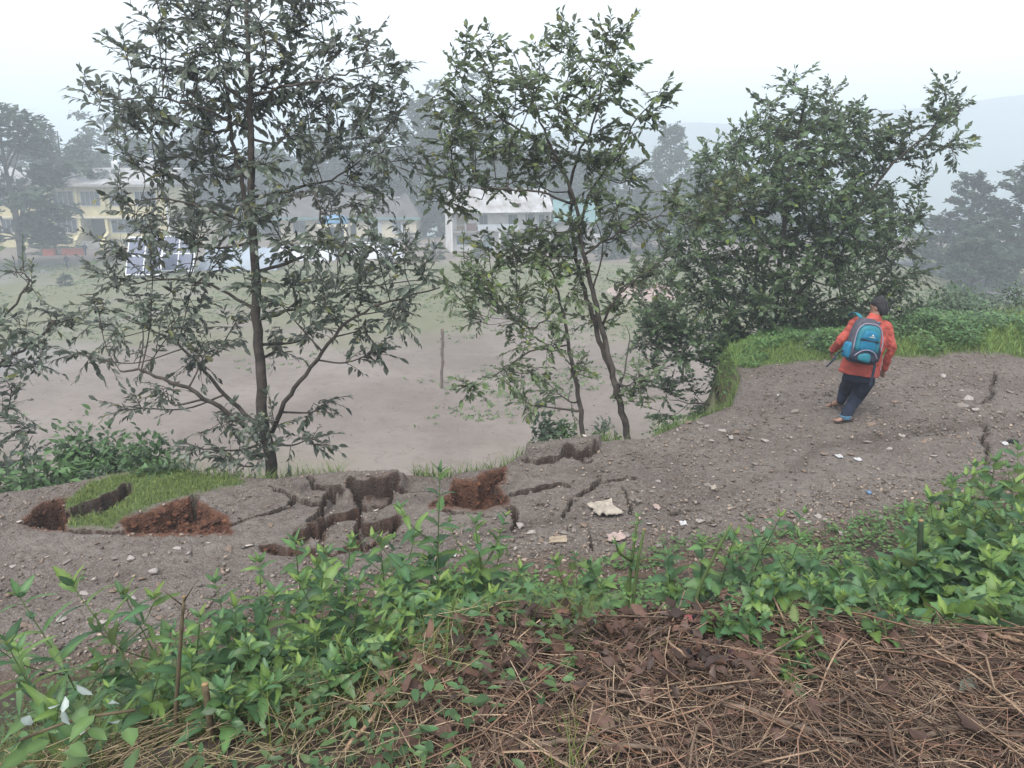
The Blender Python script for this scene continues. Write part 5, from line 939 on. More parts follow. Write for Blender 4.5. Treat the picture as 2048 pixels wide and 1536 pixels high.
# herbs on the near bank
MTP = leafmat('young_leaf', (.115, .195, .06), (.16, .23, .11), .45, .4, .35, .25); LM['tip'] = leaf_meshes([leaf_t(.36, 8, .35, dr, 1., .36, .1, .1) for dr in (.0, .25)], MTP)
def herb(tx, ty, Y, kind, label, nl=8, ll=.12, seed=0, lean=None, group='herbs on the near bank', bare=.25, side=3, rfac=1.):
    r_ = np.random.default_rng(seed * 7 + 3); top = at_y(tx, ty, Y); ln = np.array([r_.normal(0, .10), r_.normal(0, .10)]) if lean is None else np.array(lean)
    bx, by = top[0] - ln[0], top[1] - ln[1]; base = np.array([bx, by, float(H(bx, by))]); h = top[2] - base[2]
    if h < .12: base[2] = top[2] - .12; base[2] = min(base[2], float(H(bx, by))); h = top[2] - base[2]
    t = thing('herb_plant', base, label, 'plant', group); P = smoothline([base - [0, 0, .03], base + np.array([ln[0] * .2, ln[1] * .2, h * .45]), top], 6) - base; V, F = tube(P, np.linspace(.0055, .0022, len(P)) * rfac, 6); st_ = obj('stem', mk_mesh('stem', V, F, MSTEM, smooth=True), t)
    ms = LM[kind]
    def put(p, d, n, s, par=t, tip=False):
        o = obj('leaf', (LM['tip'] if tip else ms)[int(r_.integers(len(LM['tip']) if tip else len(ms)))], par); Rm = frames(d[None], n[None])[0]; mw = Matrix(Rm.tolist()).to_4x4(); mw.translation = Vector(p.tolist()); o.matrix_local = mw @ Matrix.Scale(float(s), 4)
    def shoot(Q, m, s0, ph):
        for k in range(m):
            u = (k + .5) / m; u = bare + (1 - bare) * u if Q is P else .3 + .7 * u; i = min(len(Q) - 2, int(u * (len(Q) - 1))); p = Q[i] + (Q[i + 1] - Q[i]) * (u * (len(Q) - 1) - i); ax_ = Q[i + 1] - Q[i]; ax_ /= np.linalg.norm(ax_); a = ph + k * 1.57; s = s0 * (1.15 - .65 * u ** 2) * (.8 + .4 * r_.random()); r1 = np.cross(ax_, [.3, .9, .1]); r1 /= np.linalg.norm(r1); r2 = np.cross(ax_, r1)
            for sg in (1, -1):
                d = (r1 * math.cos(a) + r2 * math.sin(a)) * sg + ax_ * (.25 + .5 * u) + r_.normal(0, .16, 3); put(p, d, ax_ + r_.normal(0, .18, 3) + [0, 0, .5], s)
        for k in range(4): a = ph + k * 1.6; d = np.array([math.cos(a), math.sin(a), .9 + .5 * r_.random()]); put(Q[-1], d, np.array([0, 0, 1.]) + r_.normal(0, .3, 3), s0 * (.34 + .2 * r_.random()), tip=True)
    ph = r_.random() * 3; shoot(P, nl, ll, ph)
    for k in range(side):
        u = .3 + .5 * r_.random(); p = P[int(u * (len(P) - 1))]; a = r_.random() * 6.28; L = h * (.25 + .25 * r_.random()); e = p + np.array([math.cos(a) * .7, math.sin(a) * .7, .8]) * L; Q = smoothline([p, (p + e) / 2 + np.array([math.cos(a), math.sin(a), 0]) * .03, e], 4); V, F = tube(Q, np.linspace(.0035, .0016, len(Q)) * rfac, 5); obj('side_stem', mk_mesh('side_stem', V, F, MSTEM, smooth=True), t); shoot(Q, 2, ll * .75, r_.random() * 3)
    return t
def band(lst, kind, desc, place, ll, nl=7, side=3, group='herbs on the near bank', seed=0, rfac=1.):
    lst = sorted(lst)
    for i, (tx, ty, Y) in enumerate(lst): herb(tx, ty, Y, kind, ordinal(i, len(lst)) + desc + ' ' + place, nl, ll, seed + i, group=group, side=side, rfac=rfac)
herb(145, 1172, 2.9, 'lance', 'leaning plant with long drooping leaves over the gravel at lower left', 11, .23, 1, (-.28, .05), side=2); herb(40, 1195, 2.9, 'lance', 'long leaved plant at the left picture edge', 10, .20, 2, (-.2, .0), side=2); herb(248, 1190, 3.1, 'lance', 'long leaved plant right of the leaning one', 10, .19, 3, (-.18, .05), side=2); herb(15, 1290, 2.5, 'lance', 'lowest long leaved plant at the left picture edge', 9, .19, 4, (-.1, 0), side=2)
herb(880, 945, 3.5, 'herb', 'tallest upright herb reaching up to the collapsed pit', 9, .165, 5, (.03, .02), bare=.35, side=2); herb(950, 1048, 3.45, 'herb', 'broad branched herb right of the tallest one', 8, .15, 6, side=4); herb(1275, 1035, 3.3, 'nettle', 'thick stalked herb with small leaf tuft in the middle', 6, .07, 7, (.03, 0), bare=.35, side=1, rfac=2.4)
band([(430, 1165, 3.2), (520, 1125, 3.5), (590, 1085, 3.7), (655, 1110, 3.5), (700, 1095, 3.8), (760, 1085, 3.7), (830, 1075, 3.9), (860, 1120, 3.5), (1000, 1105, 3.7), (1040, 1140, 3.5)], 'herb', 'green toothed herb', 'in the back row left of centre', .165, 8, 3, seed=20)
band([(400, 1235, 2.9), (470, 1215, 3.0), (550, 1190, 3.1), (600, 1165, 3.3), (650, 1185, 3.2), (720, 1170, 3.3), (800, 1160, 3.3), (880, 1165, 3.3), (940, 1150, 3.4)], 'herb', 'leafy herb', 'in the middle row left of centre', .155, 7, 3, seed=40)
band([(330, 1310, 2.6), (420, 1300, 2.6), (490, 1290, 2.65), (560, 1280, 2.7), (630, 1265, 2.8), (690, 1280, 2.75), (450, 1385, 2.35), (540, 1370, 2.4)], 'herb', 'short bushy herb', 'in the front row left of the litter', .125, 6, 3, seed=60)
band([(1110, 1125, 3.9), (1180, 1130, 4.0), (1335, 1110, 3.9), (1405, 1085, 4.2), (1470, 1070, 4.3), (1500, 1045, 4.3), (1560, 1035, 4.4), (1600, 1075, 4.1), (1640, 1110, 3.9), (1700, 1130, 3.8)], 'nettle', 'toothed herb', 'in the green strip right of centre', .14, 6, 2, seed=80)
herb(1168, 1335, 2.5, 'nettle', 'single small bright sprout in the middle of the litter', 4, .05, 301, side=1)
band([(1500, 1190, 2.66), (1545, 1160, 2.7), (1580, 1215, 2.6), (1460, 1225, 2.6), (1565, 1275, 2.48), (1530, 1240, 2.55), (1620, 1170, 2.72), (1690, 1195, 2.68), (1735, 1165, 2.72)], 'nettle', 'bright low herb', 'growing out of the litter right of centre', .09, 6, 3, seed=100)
band([(1860, 1000, 4.2), (1905, 965, 4.4), (1950, 935, 4.5), (1990, 925, 4.4), (2035, 900, 4.3), (1880, 1045, 3.9), (1935, 1010, 4.1), (1985, 990, 4.1), (2030, 970, 4.0)], 'nettle', 'tall nettle', 'in the back of the right hand clump', .185, 9, 3, 'nettles at the right', 120)
band([(1850, 1090, 3.6), (1900, 1060, 3.7), (1950, 1050, 3.7), (2005, 1040, 3.6), (2045, 1030, 3.5), (1800, 1130, 3.6), (1760, 1140, 3.7)], 'nettle', 'broad leaved nettle', 'in the middle of the right hand clump', .18, 8, 3, 'nettles at the right', 140)
band([(1870, 1140, 3.3), (1920, 1125, 3.3), (1975, 1110, 3.3), (2030, 1100, 3.2), (2000, 1180, 3.0), (1930, 1190, 3.05), (1820, 1180, 3.3), (1890, 1230, 2.8), (1965, 1245, 2.75), (2035, 1230, 2.7), (1780, 1215, 2.95)], 'nettle', 'shaded nettle', 'at the front of the right hand clump', .16, 7, 3, 'nettles at the right', 160)
band([(740, 1240, 2.72), (800, 1225, 2.76), (870, 1205, 2.8), (930, 1215, 2.78), (985, 1190, 2.85), (660, 1325, 2.48), (600, 1335, 2.42), (720, 1310, 2.5), (770, 1290, 2.55)], 'herb', 'low spreading herb', 'along the left margin of the litter', .12, 6, 3, seed=180)
# cut stalks
def stalk(name, pts, Y, r0, r1, m, label, spikes=()):
    P = np.array([at_y(p[0], p[1], Y) for p in pts]); base = P[0].copy(); base[2] = min(base[2], float(H(base[0], base[1]))); P = np.vstack([base - [0, 0, .03], P]); t = thing(name, base, label, 'stalk'); Q = smoothline(P, 5); V, F = tube(Q - base, np.linspace(r0, r1, len(Q)) * (1 + .06 * np.sin(np.arange(len(Q)) * 2.1)), 9); obj('stem', mk_mesh('stem', V, F, m, smooth=True), t)
    V, F = tube([Q[-1] - base, Q[-1] - base + (Q[-1] - Q[-2]) / np.linalg.norm(Q[-1] - Q[-2]) * .006], r1 * .93, 9); obj('cut_end', mk_mesh('cut_end', V, F, M['door']), t)
    for a, b_ in spikes: A = at_y(*a, Y) - base; E = at_y(*b_, Y - .05) - base; V, F = tube([A, (A + E) / 2, E], [r1 * .5, r1 * .4, r1 * .15], 6); obj('spike', mk_mesh('spike', V, F, m, smooth=True), t)
MDKS = mat('dark_green_stalk', (.040, .06, .032), .75, .3, .3, 15.)
stalk('cut_stalk', [(1836, 1250), (1838, 1140), (1842, 1042)], 3.5, .016, .013, MDKS, 'thick dark green cut stalk in front of the nettles'); stalk('cut_stalk', [(352, 1440), (358, 1330), (368, 1195)], 2.5, .010, .006, MSTR, 'bare upright brown stalk with a side spike at lower left', [((364, 1210), (325, 1180)), ((366, 1205), (395, 1160))]); stalk('cut_stalk', [(1262, 1245), (1275, 1130), (1288, 1060)], 3.28, .011, .006, MSTEM, 'bent green stalk beside the thick stalked herb'); stalk('cut_stalk', [(1395, 1190), (1430, 1110), (1462, 1050)], 3.7, .010, .007, MSTEM, 'slanting pale green stalk in the green strip'); stalk('cut_stalk', [(420, 1440), (410, 1370)], 2.35, .013, .012, MSTR, 'short cut stump by the front herbs'); stalk('cut_stalk', [(1016, 1245), (1012, 1185)], 3.0, .010, .008, M['door'], 'short snapped reddish stalk at the litter crest')
# cut branch with pale leaf undersides at lower left
MPL = leafmat('pale_backed_leaf', (.085, .15, .045), (.30, .345, .315), .4, .5, .25, .2); b_ = at_y(150, 1500, 2.05); b_[2] = float(H(b_[0], b_[1])); cb = thing('cut_branch', b_, 'cut leafy branch showing pale leaf undersides at the lower left corner', 'branch'); P = np.array([at_y(40, 1480, 2.1), at_y(150, 1440, 2.1), at_y(270, 1420, 2.15)]); V, F = tube(smoothline(P, 5) - b_, .005, 6); obj('stem', mk_mesh('stem', V, F, MSTR, smooth=True), cb)
pm = [mk_mesh('leaf', lv, lf, MPL, vein(lv), smooth=True) for lv, lf in BROAD]; r_ = np.random.default_rng(5)
for i, (px, py, s, flip) in enumerate([(60, 1430, .12, 1), (125, 1425, .09, 1), (140, 1450, .10, 1), (95, 1415, .07, 1), (185, 1390, .11, 1), (225, 1400, .10, 1), (240, 1440, .08, 1), (160, 1470, .07, 1), (100, 1480, .11, 0), (140, 1490, .12, 0), (190, 1430, .12, 0), (215, 1480, .11, 0), (270, 1500, .15, 0), (60, 1500, .12, 0), (20, 1470, .11, 0), (180, 1510, .11, 0), (120, 1530, .12, 0), (255, 1455, .12, 0), (175, 1445, .13, 0), (30, 1520, .12, 0)]):
    o = obj('leaf', pm[i % 4], cb); a = r_.random() * 6.28; n = np.array([r_.normal(0, .4), -.6 if flip else -.3, -1. if flip else 1.]); Rm = frames(np.array([[math.cos(a), math.sin(a), .2]]), n[None])[0]; mw = Matrix(Rm.tolist()).to_4x4(); mw.translation = Vector((at_y(px, py, 2.08 - .04 * r_.random()) - b_).tolist()); o.matrix_local = mw @ Matrix.Scale(s * (.62 if flip else .8), 4)
# low ground cover and grass of the bank: uncountable
n_ = 12500; x, y = area(n_, -.6, 5.4, 3.0, 8.6); k = (y > ycrest(x) + .15) & (y < ytoe(x) + .30 - .5 * (vn(x * 1.3, y * 1.3, 61))) & (fbm(x * 1.6, y * 1.6, 62, 3) > .36) & (vn(x * 6, y * 6, 63) > .22); x, y = x[k], y[k]
m = 3; x = np.repeat(x, m) + rng.normal(0, .03, len(x) * m); y = np.repeat(y, m) + rng.normal(0, .03, len(y) * m); n_ = len(x); a = rng.random(n_) * 6.28; z = H(x, y) + .015 + .11 * rng.random(n_) * vn(x * 3, y * 3, 64)
V, F, C = scatter(SMALL, np.stack([x, y, z], 1), frames(np.stack([np.cos(a), np.sin(a), .2 + .3 * rng.random(n_)], 1), np.array([0, 0, 1.]) + rng.normal(0, .25, (n_, 3))), .028 + .035 * rng.random(n_), tn(n_, .35) * np.array([[1.05, 1.1, .9]])); obj('ground_cover', mk_mesh('ground_cover', V, F, MHB, C, smooth=True), kind='stuff')
n_ = 32000; x, y = area(n_, -3.2, .8, 1.3, 5.0); k = (y < ytoe(x) - .2) & (x < .35 - .25 * y + .5 + (y - 2.3) * .35) & (vn(x * 3, y * 3, 66) > .3); x, y = x[k], y[k]; blades('grass', x, y, .05 + .24 * rng.random(len(x)) ** 1.8, .0042, MGD, tn(len(x), .5) * np.where(rng.random((len(x), 1)) < .6, [[.6, .85, .5]], [[1., .95, .9]]), z=H(x, y))
n_ = 7500; x, y = area(n_, -3.2, .5, 1.5, 5.0); k = (y < ytoe(x) - .25) & (x < .45 + (y - 2.3) * .35 - .25) & (vn(x * 2.5, y * 2.5, 67) > .3); x, y = x[k], y[k]; n_ = len(x); a = rng.random(n_) * 6.28; z = H(x, y) + .02 + .16 * rng.random(n_)
V, F, C = scatter([leaf_t(.3, 3, .3, .4)] + OVAL, np.stack([x, y, z], 1), frames(np.stack([np.cos(a), np.sin(a), .1 + .5 * rng.random(n_)], 1), np.array([0, -.2, 1.]) + rng.normal(0, .3, (n_, 3))), .025 + .04 * rng.random(n_), tn(n_, .4) * .85); obj('ground_cover', mk_mesh('ground_cover', V, F, MHB, C, smooth=True), kind='stuff')

x, y = area(13000, 3.6, 11, 12.9, 16.5); g_ = broken(x, y)[2]; k = (g_ > .6) & (fbm(x * 1.4, y * 1.4, 68, 3) > .47) & (y < ylip(x) + .5); x, y = x[k], y[k]; m = 3; x = np.repeat(x, m) + rng.normal(0, .05, len(x) * m); y = np.repeat(y, m) + rng.normal(0, .05, len(y) * m); n_ = len(x); a = rng.random(n_) * 6.28; z = H(x, y) + .03 + .38 * rng.random(n_) * vn(x * 1.4, y * 1.4, 69) ** 1.5 * sst(3.9, 5.5, x)
V, F, C = scatter(SMALL, np.stack([x, y, z], 1), frames(np.stack([np.cos(a), np.sin(a), .2 + .3 * rng.random(n_)], 1), np.array([0, -.3, 1.]) + rng.normal(0, .3, (n_, 3))), .04 + .05 * rng.random(n_), tn(n_, .4)); obj('ground_cover', mk_mesh('ground_cover', V, F, MHB, C, smooth=True), kind='stuff')
# ------------------------------------------------------------------ litter on the bank
MST = mat('dry_straw', (.315, .262, .215), .85, .2, .15, 30., attr=True); MTW = mat('dry_twig', (.15, .115, .09), .85, .25, .3, 25., bump=.4, bscale=80, attr=True); MDL = leafmat('dead_leaf', (.15, .092, .072), (.23, .165, .135), .7, .25, .12, .35)
STR = []
for k in range(7):
    r_ = np.random.default_rng(k); P = np.stack([np.linspace(-.5, .5, 4), r_.normal(0, .06, 4).cumsum(), r_.normal(0, .025, 4).cumsum()], 1); V, F = tube(P, .5, 3, False); c = np.repeat(P, 3, 0); V2 = V.copy(); STR.append((P, V - c, F))
def strands(n_, x, y, zl, L, rad, tint):
    Vs, Fs, Cs, off = [], [], [], 0; a = rng.random(n_) * math.pi * 2; tl = rng.normal(0, .13, n_); z = H(x, y) + zl
    d = np.stack([np.cos(a), np.sin(a), tl], 1); e = .12; gx = (H(x + e, y) - H(x - e, y)) / (2 * e); gy = (H(x, y + e) - H(x, y - e)) / (2 * e); d[:, 2] += d[:, 0] * gx + d[:, 1] * gy; Rm = frames(d, np.stack([-gx, -gy, np.ones(n_)], 1)); kk = rng.integers(0, 7, n_)
    for k in range(7):
        m = np.where(kk == k)[0]; P, N, F = STR[k]; c = np.repeat(P, 3, 0)[None] * L[m][:, None, None] + N[None] * (2 * rad[m])[:, None, None]; V = np.einsum('nij,nvj->nvi', Rm[m], c) + np.stack([x, y, z], 1)[m][:, None]; nv = V.shape[1]
        Vs.append(V.reshape(-1, 3)); Fs.append((F[None] + (np.arange(len(m)) * nv)[:, None, None] + off).reshape(-1, 3)); off += nv * len(m); Cs.append(np.repeat(tint[m], nv, 0))
    return np.concatenate(Vs), np.concatenate(Fs), np.concatenate(Cs)
def litter_zone(n_):
    x, y = area(n_, -1.1, 3.6, 1.35, 3.6); ed = -.42 + (y - 2.0) * .42 + .35 * (fbm(x * 2, y * 2, 44, 3) - .5); k = (x > ed) & (y < ycrest(x) + .25 + .25 * (vn(x * 2, y * 2, 45) - .5)); return x[k], y[k]
x, y = litter_zone(21000); n_ = len(x); pal = np.array([[.95, .85, .74], [.70, .54, .46], [1.3, 1.15, .95], [.45, .36, .33], [.85, .60, .50], [.30, .25, .23]]); tint = pal[rng.integers(0, 6, n_)] * (.75 + .5 * rng.random((n_, 1)))
V, F, C = strands(n_, x, y, .004 + .055 * rng.random(n_) ** 1.3, .07 + .26 * rng.random(n_) ** 1.6, .0009 + .0016 * rng.random(n_) ** 2, tint); obj('straw_litter', mk_mesh('straw_litter', V, F, MST, C), kind='stuff')
DEAD = [leaf_t(.5, 6, f_, d_, 1., .45, w_, .06) for f_, d_, w_ in ((.5, .3, .5), (.9, -.3, .4), (-.5, .5, .6), (.3, .9, .3), (1.1, .1, .6), (-.8, -.4, .5))]
x, y = litter_zone(1100); n_ = len(x); a = rng.random(n_) * 6.28; V, F, C = scatter(DEAD, np.stack([x, y, H(x, y) + .005 + .04 * rng.random(n_)], 1), frames(np.stack([np.cos(a), np.sin(a), rng.normal(0, .3, n_)], 1), np.array([0, -.2, 1.]) + rng.normal(0, .5, (n_, 3))), .025 + .05 * rng.random(n_), tn(n_, .5)); obj('leaf_litter', mk_mesh('leaf_litter', V, F, MDL, C, smooth=True), kind='stuff')
x, y = area(2500, -.5, 5.0, 3.0, 7.5); k = (y > ycrest(x)) & (y < ytoe(x) + .2); x, y = x[k], y[k]; n_ = len(x); V, F, C = strands(n_, x, y, .004 + .03 * rng.random(n_), .08 + .25 * rng.random(n_), .001 + .002 * rng.random(n_), pal[rng.integers(0, 6, n_)] * .8); obj('straw_litter', mk_mesh('straw_litter', V, F, MST, C), kind='stuff')
x, y = litter_zone(1500); n_ = len(x); V, F, C = strands(n_, x, y, .01 + .06 * rng.random(n_), .2 + .4 * rng.random(n_), .0022 + .003 * rng.random(n_) ** 2, np.array([[1.2, 1.1, 1.], [.7, .6, .55], [2., 1.8, 1.55], [1.5, 1.2, 1.]])[rng.integers(0, 4, n_)]); obj('twig_litter', mk_mesh('twig_litter', V, F, MTW, C), kind='stuff')
x, y = area(3500, -2.6, .3, 1.35, 3.4); k = (x < -.3 + (y - 2) * .42); x, y = x[k], y[k]; n_ = len(x); V, F, C = strands(n_, x, y, .01 + .10 * rng.random(n_) ** 2, .1 + .35 * rng.random(n_), .0009 + .0016 * rng.random(n_), np.array([[1., 1., .75], [.7, .72, .45], [1.3, 1.2, .9], [.55, .45, .38]])[rng.integers(0, 4, n_)]); obj('straw_litter', mk_mesh('straw_litter', V, F, MST, C), kind='stuff')
x, y = area(650, -.4, .9, 2.25, 3.0); n_ = len(x); a = rng.random(n_) * 6.28; V, F, C = scatter(DEAD, np.stack([x, y, H(x, y) + .02 + .08 * rng.random(n_)], 1), frames(np.stack([np.cos(a), np.sin(a), rng.normal(0, .4, n_)], 1), np.array([0, -.4, 1.]) + rng.normal(0, .6, (n_, 3))), .025 + .055 * rng.random(n_) ** 1.5, tn(n_, .6) * .9); obj('leaf_litter', mk_mesh('leaf_litter', V, F, MDL, C, smooth=True), kind='stuff')
# larger dead leaves, each one a thing
dm = [mk_mesh('dead_leaf', lv, lf, MDL, vein(lv, .75, 1.) * q, smooth=True) for lv, lf in DEAD for q in (.7, 1.15)]
rows = [('along the back crest of the litter', 1195, 1250, 16), ('in the upper litter', 1265, 1325, 15), ('in the middle of the litter', 1345, 1405, 15), ('in the lower litter', 1425, 1475, 13), ('at the bottom edge of the litter', 1490, 1530, 11)]
for place, p0, p1, n_ in rows:
    L_ = []
    for i in range(n_):
        lo = 830 if p0 < 1300 else 700; px = lo + (2030 - lo) * (i + .15 + .7 * rng.random()) / n_; py = p0 + (p1 - p0) * rng.random()
        if p0 < 1240 and px > 1330: py += 60
        q = hit(px, py); L_.append((px, q))
    for i, (px, q) in enumerate(L_):
        s = .06 + .07 * rng.random(); o = obj('dead_leaf', dm[int(rng.integers(len(dm)))]); a = rng.random() * 6.28; Rm = frames(np.array([[math.cos(a), math.sin(a), rng.normal(0, .3)]]), np.array([[rng.normal(0, .35), -.35 + rng.normal(0, .3), 1.]]))[0]; mw = Matrix(Rm.tolist()).to_4x4(); mw.translation = Vector((q + [0, 0, .035 + .02 * rng.random()]).tolist()); o.matrix_world = mw @ Matrix.Scale(s, 4); o['label'] = ordinal(i, n_) + 'curled brown dead leaf ' + place; o['category'] = 'leaf'; o['group'] = 'dead leaves on the bank'
def lone_leaf(px, py, s, m, label, n=(0, -.5, 1), a=0., lift=.04):
    q = hit(px, py); tm = BROAD[1]; o = obj('fallen_leaf', mk_mesh('fallen_leaf', tm[0], tm[1], m, vein(tm[0]), smooth=True)); Rm = frames(np.array([[math.cos(a), math.sin(a), .25]]), np.array([n], float))[0]; mw = Matrix(Rm.tolist()).to_4x4(); mw.translation = Vector((q + [0, 0, lift]).tolist()); o.matrix_world = mw @ Matrix.Scale(s, 4); o['label'] = label; o['category'] = 'leaf'
MYL = leafmat('yellow_leaf', (.42, .28, .05), (.45, .32, .08), .5, .4, .3, .05)
lone_leaf(388, 1462, .085, MYL, 'bright yellow fallen leaf at the foot of the front herbs', a=.3, lift=.05); lone_leaf(780, 1395, .12, MDL, 'large flat tan dead leaf where herbs meet litter', (0, -1, .6), 1.9, .07); lone_leaf(1915, 1400, .09, leafmat('grey_leaf', (.13, .15, .12), (.2, .2, .17), .6, .3, .1, .05), 'grey green lobed leaf lying in the right litter', a=.4); lone_leaf(1230, 1490, .1, MDL, 'reddish dead leaf at bottom centre', a=2.2)
# sticks
def stick(pts, r0, r1, label, tint=(1, 1, 1), lift=.05, fork=None):
    P = np.array([hit(p[0], p[1]) + [0, 0, lift] for p in pts]); base = P[0].copy(); Q = smoothline(P, 5); Q[1:-1] += rng.normal(0, .004, Q[1:-1].shape); t = thing('stick', base, label, 'stick', 'sticks in the litter'); V, F = tube(Q - base, np.linspace(r0, r1, len(Q)), 7); obj('shaft', mk_mesh('shaft', V, F, MTW, np.ones((len(V), 3)) * tint, smooth=True), t)
    A = Q[len(Q) // 2]; d = Q[-1] - Q[0]; s = np.array([-d[1], d[0], .1]); s /= np.linalg.norm(s); E = A + d * .22 + s * .12 * np.linalg.norm(d); V, F = tube([A - base, (A + E) / 2 - base + [0, 0, .01], E - base], [r1 * .8, r1 * .6, r1 * .3], 5); obj('side_twig', mk_mesh('side_twig', V, F, MTW, np.ones((len(V), 3)) * tint, smooth=True), t)
G_ = (1.1, 1.05, 1.); PL = (2.2, 1.9, 1.6); DK = (.55, .5, .48)
for a in [([(985, 1388), (1150, 1398), (1250, 1410), (1330, 1418)], .008, .006, 'long grey stick lying across the middle of the litter', G_), ([(1440, 1432), (1590, 1478), (1720, 1520)], .010, .008, 'thick grey stick slanting down right of centre', G_), ([(1385, 1412), (1480, 1395), (1562, 1388)], .006, .005, 'smooth brown stick pointing right above the thick grey one', G_), ([(690, 1532), (770, 1430), (832, 1342)], .008, .005, 'pale split stick rising at the left edge of the litter', PL),
          ([(1540, 1362), (1700, 1368), (1810, 1345), (1935, 1300)], .008, .005, 'long curved brown stick below the nettles', G_), ([(1925, 1262), (1985, 1290), (2046, 1312)], .009, .008, 'pale thick stick at the right edge under the nettles', PL), ([(1690, 1240), (1750, 1340), (1800, 1430)], .004, .003, 'dark thin twig slanting across the right litter', DK), ([(1830, 1505), (1920, 1482), (2040, 1500)], .009, .007, 'curved grey stick at the lower right corner', G_),
          ([(600, 1442), (690, 1432), (790, 1418)], .007, .005, 'grey brown stick under the front herbs', G_), ([(1040, 1520), (1180, 1508), (1350, 1530)], .010, .007, 'rough brown stick along the bottom centre', G_), ([(1280, 1225), (1330, 1300), (1390, 1350)], .005, .003, 'pale bent twig descending from the crest', PL), ([(1300, 1320), (1400, 1290), (1470, 1285)], .004, .003, 'thin green brown twig in front of the dark cloth', (1., 1.2, .7)),
          ([(1390, 1330), (1490, 1322), (1600, 1335)], .005, .004, 'straight pale twig below the dark cloth', PL), ([(1850, 1290), (1890, 1330), (1905, 1350)], .006, .004, 'short snapped pale stick below the nettle clump', PL), ([(1620, 1450), (1740, 1400), (1830, 1370)], .005, .003, 'brown twig running up to the right', G_), ([(1140, 1450), (1210, 1500), (1290, 1535)], .004, .003, 'fine reddish twig at bottom centre right', (1.3, .9, .7)), ([(820, 1500), (960, 1460), (1060, 1440)], .004, .003, 'fine twig at the bottom left of the litter', G_), ([(1275, 1440), (1300, 1490), (1320, 1534)], .005, .004, 'upright pale straw stalk at bottom centre', PL), ([(1560, 1510), (1680, 1480), (1800, 1465)], .007, .005, 'dull stick parallel to the bottom edge on the right', DK), ([(880, 1330), (930, 1390), (960, 1440)], .004, .003, 'short dark twig right of the tan leaf', DK), ([(620, 1180), (720, 1240), (860, 1300)], .006, .004, 'long bare twig leaning out of the herbs', G_)]: stick(*a)
# dark cloth and other scraps
def cloth(px, py, wd, dp, m, label, hgt=.05, seed=0, name='crumpled_cloth', cat='cloth', rot=0., surf=hit, lift=.012):
    c = surf(px, py); n = 18; r_ = np.random.default_rng(seed); u = np.linspace(-.5, .5, n); U, W_ = np.meshgrid(u, u); jag = .78 + .4 * vn(np.arctan2(W_, U) * 2.2 + seed, U * 0 + seed, 3); x = wd * U * jag + .04 * wd * (vn(U * 5 + seed, W_ * 5, 8) - .5); y = dp * W_ * jag; cr, sr = math.cos(rot), math.sin(rot); x, y = x * cr - y * sr, x * sr + y * cr
    z = hgt * (np.abs(fbm(U * 3.2 + seed, W_ * 3.2, seed, 3) - .5) * 2.6 + .25) * (1 - .5 * np.maximum(np.abs(U), np.abs(W_)) * 1.2); gz = np.array(H(c[0] + x, c[1] + y)) - float(H(c[0], c[1])); V = np.stack([x, y, z + gz + lift], -1).reshape(-1, 3); ii = (np.arange(n - 1)[:, None] * n + np.arange(n - 1)).ravel(); F = np.stack([ii, ii + 1, ii + n + 1, ii + n], 1)
    th = .006; V2 = V - [0, 0, th]; per = np.concatenate([np.arange(n - 1), np.arange(n - 1) * n + n - 1, n * n - 1 - np.arange(n - 1), (n - 1 - np.arange(n - 1)) * n]); sk = np.stack([per, np.roll(per, -1), np.roll(per, -1) + n * n, per + n * n], 1)
    o = obj(name, mk_mesh(name, np.vstack([V, V2]), np.vstack([F, F[:, ::-1] + n * n, sk]), m, smooth=True)); o.location = c; o['label'] = label; o['category'] = cat; return o
MC = dict(cream=mat('cream_cloth', (.36, .32, .265), .85, .2, .2, 12.), pink=mat('pale_pink_cloth', (.40, .31, .28), .85, .2, .2, 12.), tan=mat('tan_cloth', (.33, .27, .20), .85, .2, .2, 12.), white=mat('white_wrapper', (.5, .5, .5), .5, .4, .15, 20.), black=mat('black_cloth', (.012, .012, .016), .7, .3, .3, 10.), maroon=mat('maroon_cloth', (.055, .028, .035), .85, .2, .3, 10.), bluew=mat('blue_wrapper', (.14, .24, .40), .5, .4, .2, 20.), red=mat('pink_scrap', (.42, .12, .13), .7, .3, .1, 10.))
cloth(1210, 1022, .27, .30, MC['cream'], 'cream crumpled cloth lying on the cracked road, the largest scrap', .07, 1, rot=.3); cloth(1232, 1078, .17, .16, MC['pink'], 'pinkish torn cloth by the near road edge', .05, 2); cloth(1115, 1082, .17, .14, MC['tan'], 'tan flattened cloth left of the pinkish one', .03, 3)
for i, (px, py, s, m, lb) in enumerate([(1366, 1050, .10, 'white', 'white crumpled wrapper right of the pinkish cloth'), (1313, 1016, .10, 'pink', 'small pinkish scrap right of the large cream cloth'), (1678, 915, .12, 'white', 'white scrap on the road below the man'), (1716, 922, .11, 'white', 'torn white scrap just right of another white scrap'), (905, 1112, .12, 'white', 'white wrapper half hidden behind the herbs'), (316, 1278, .06, 'white', 'tiny white wrapper among the long leaved plants'), (1427, 978, .11, 'cream', 'pale folded scrap alone in mid road'), (1738, 988, .07, 'bluew', 'small blue wrapper near the verge of herbs'), (2025, 885, .16, 'black', 'black rag at the right edge of the road'), (1556, 793, .05, 'white', 'tiny white scrap left of the man\'s feet'), (2010, 890, .1, 'white', 'white scrap beside the black rag')]): cloth(px, py, s * .62, s * .8, MC[m], lb, .03, 10 + i, 'litter_scrap', 'litter')
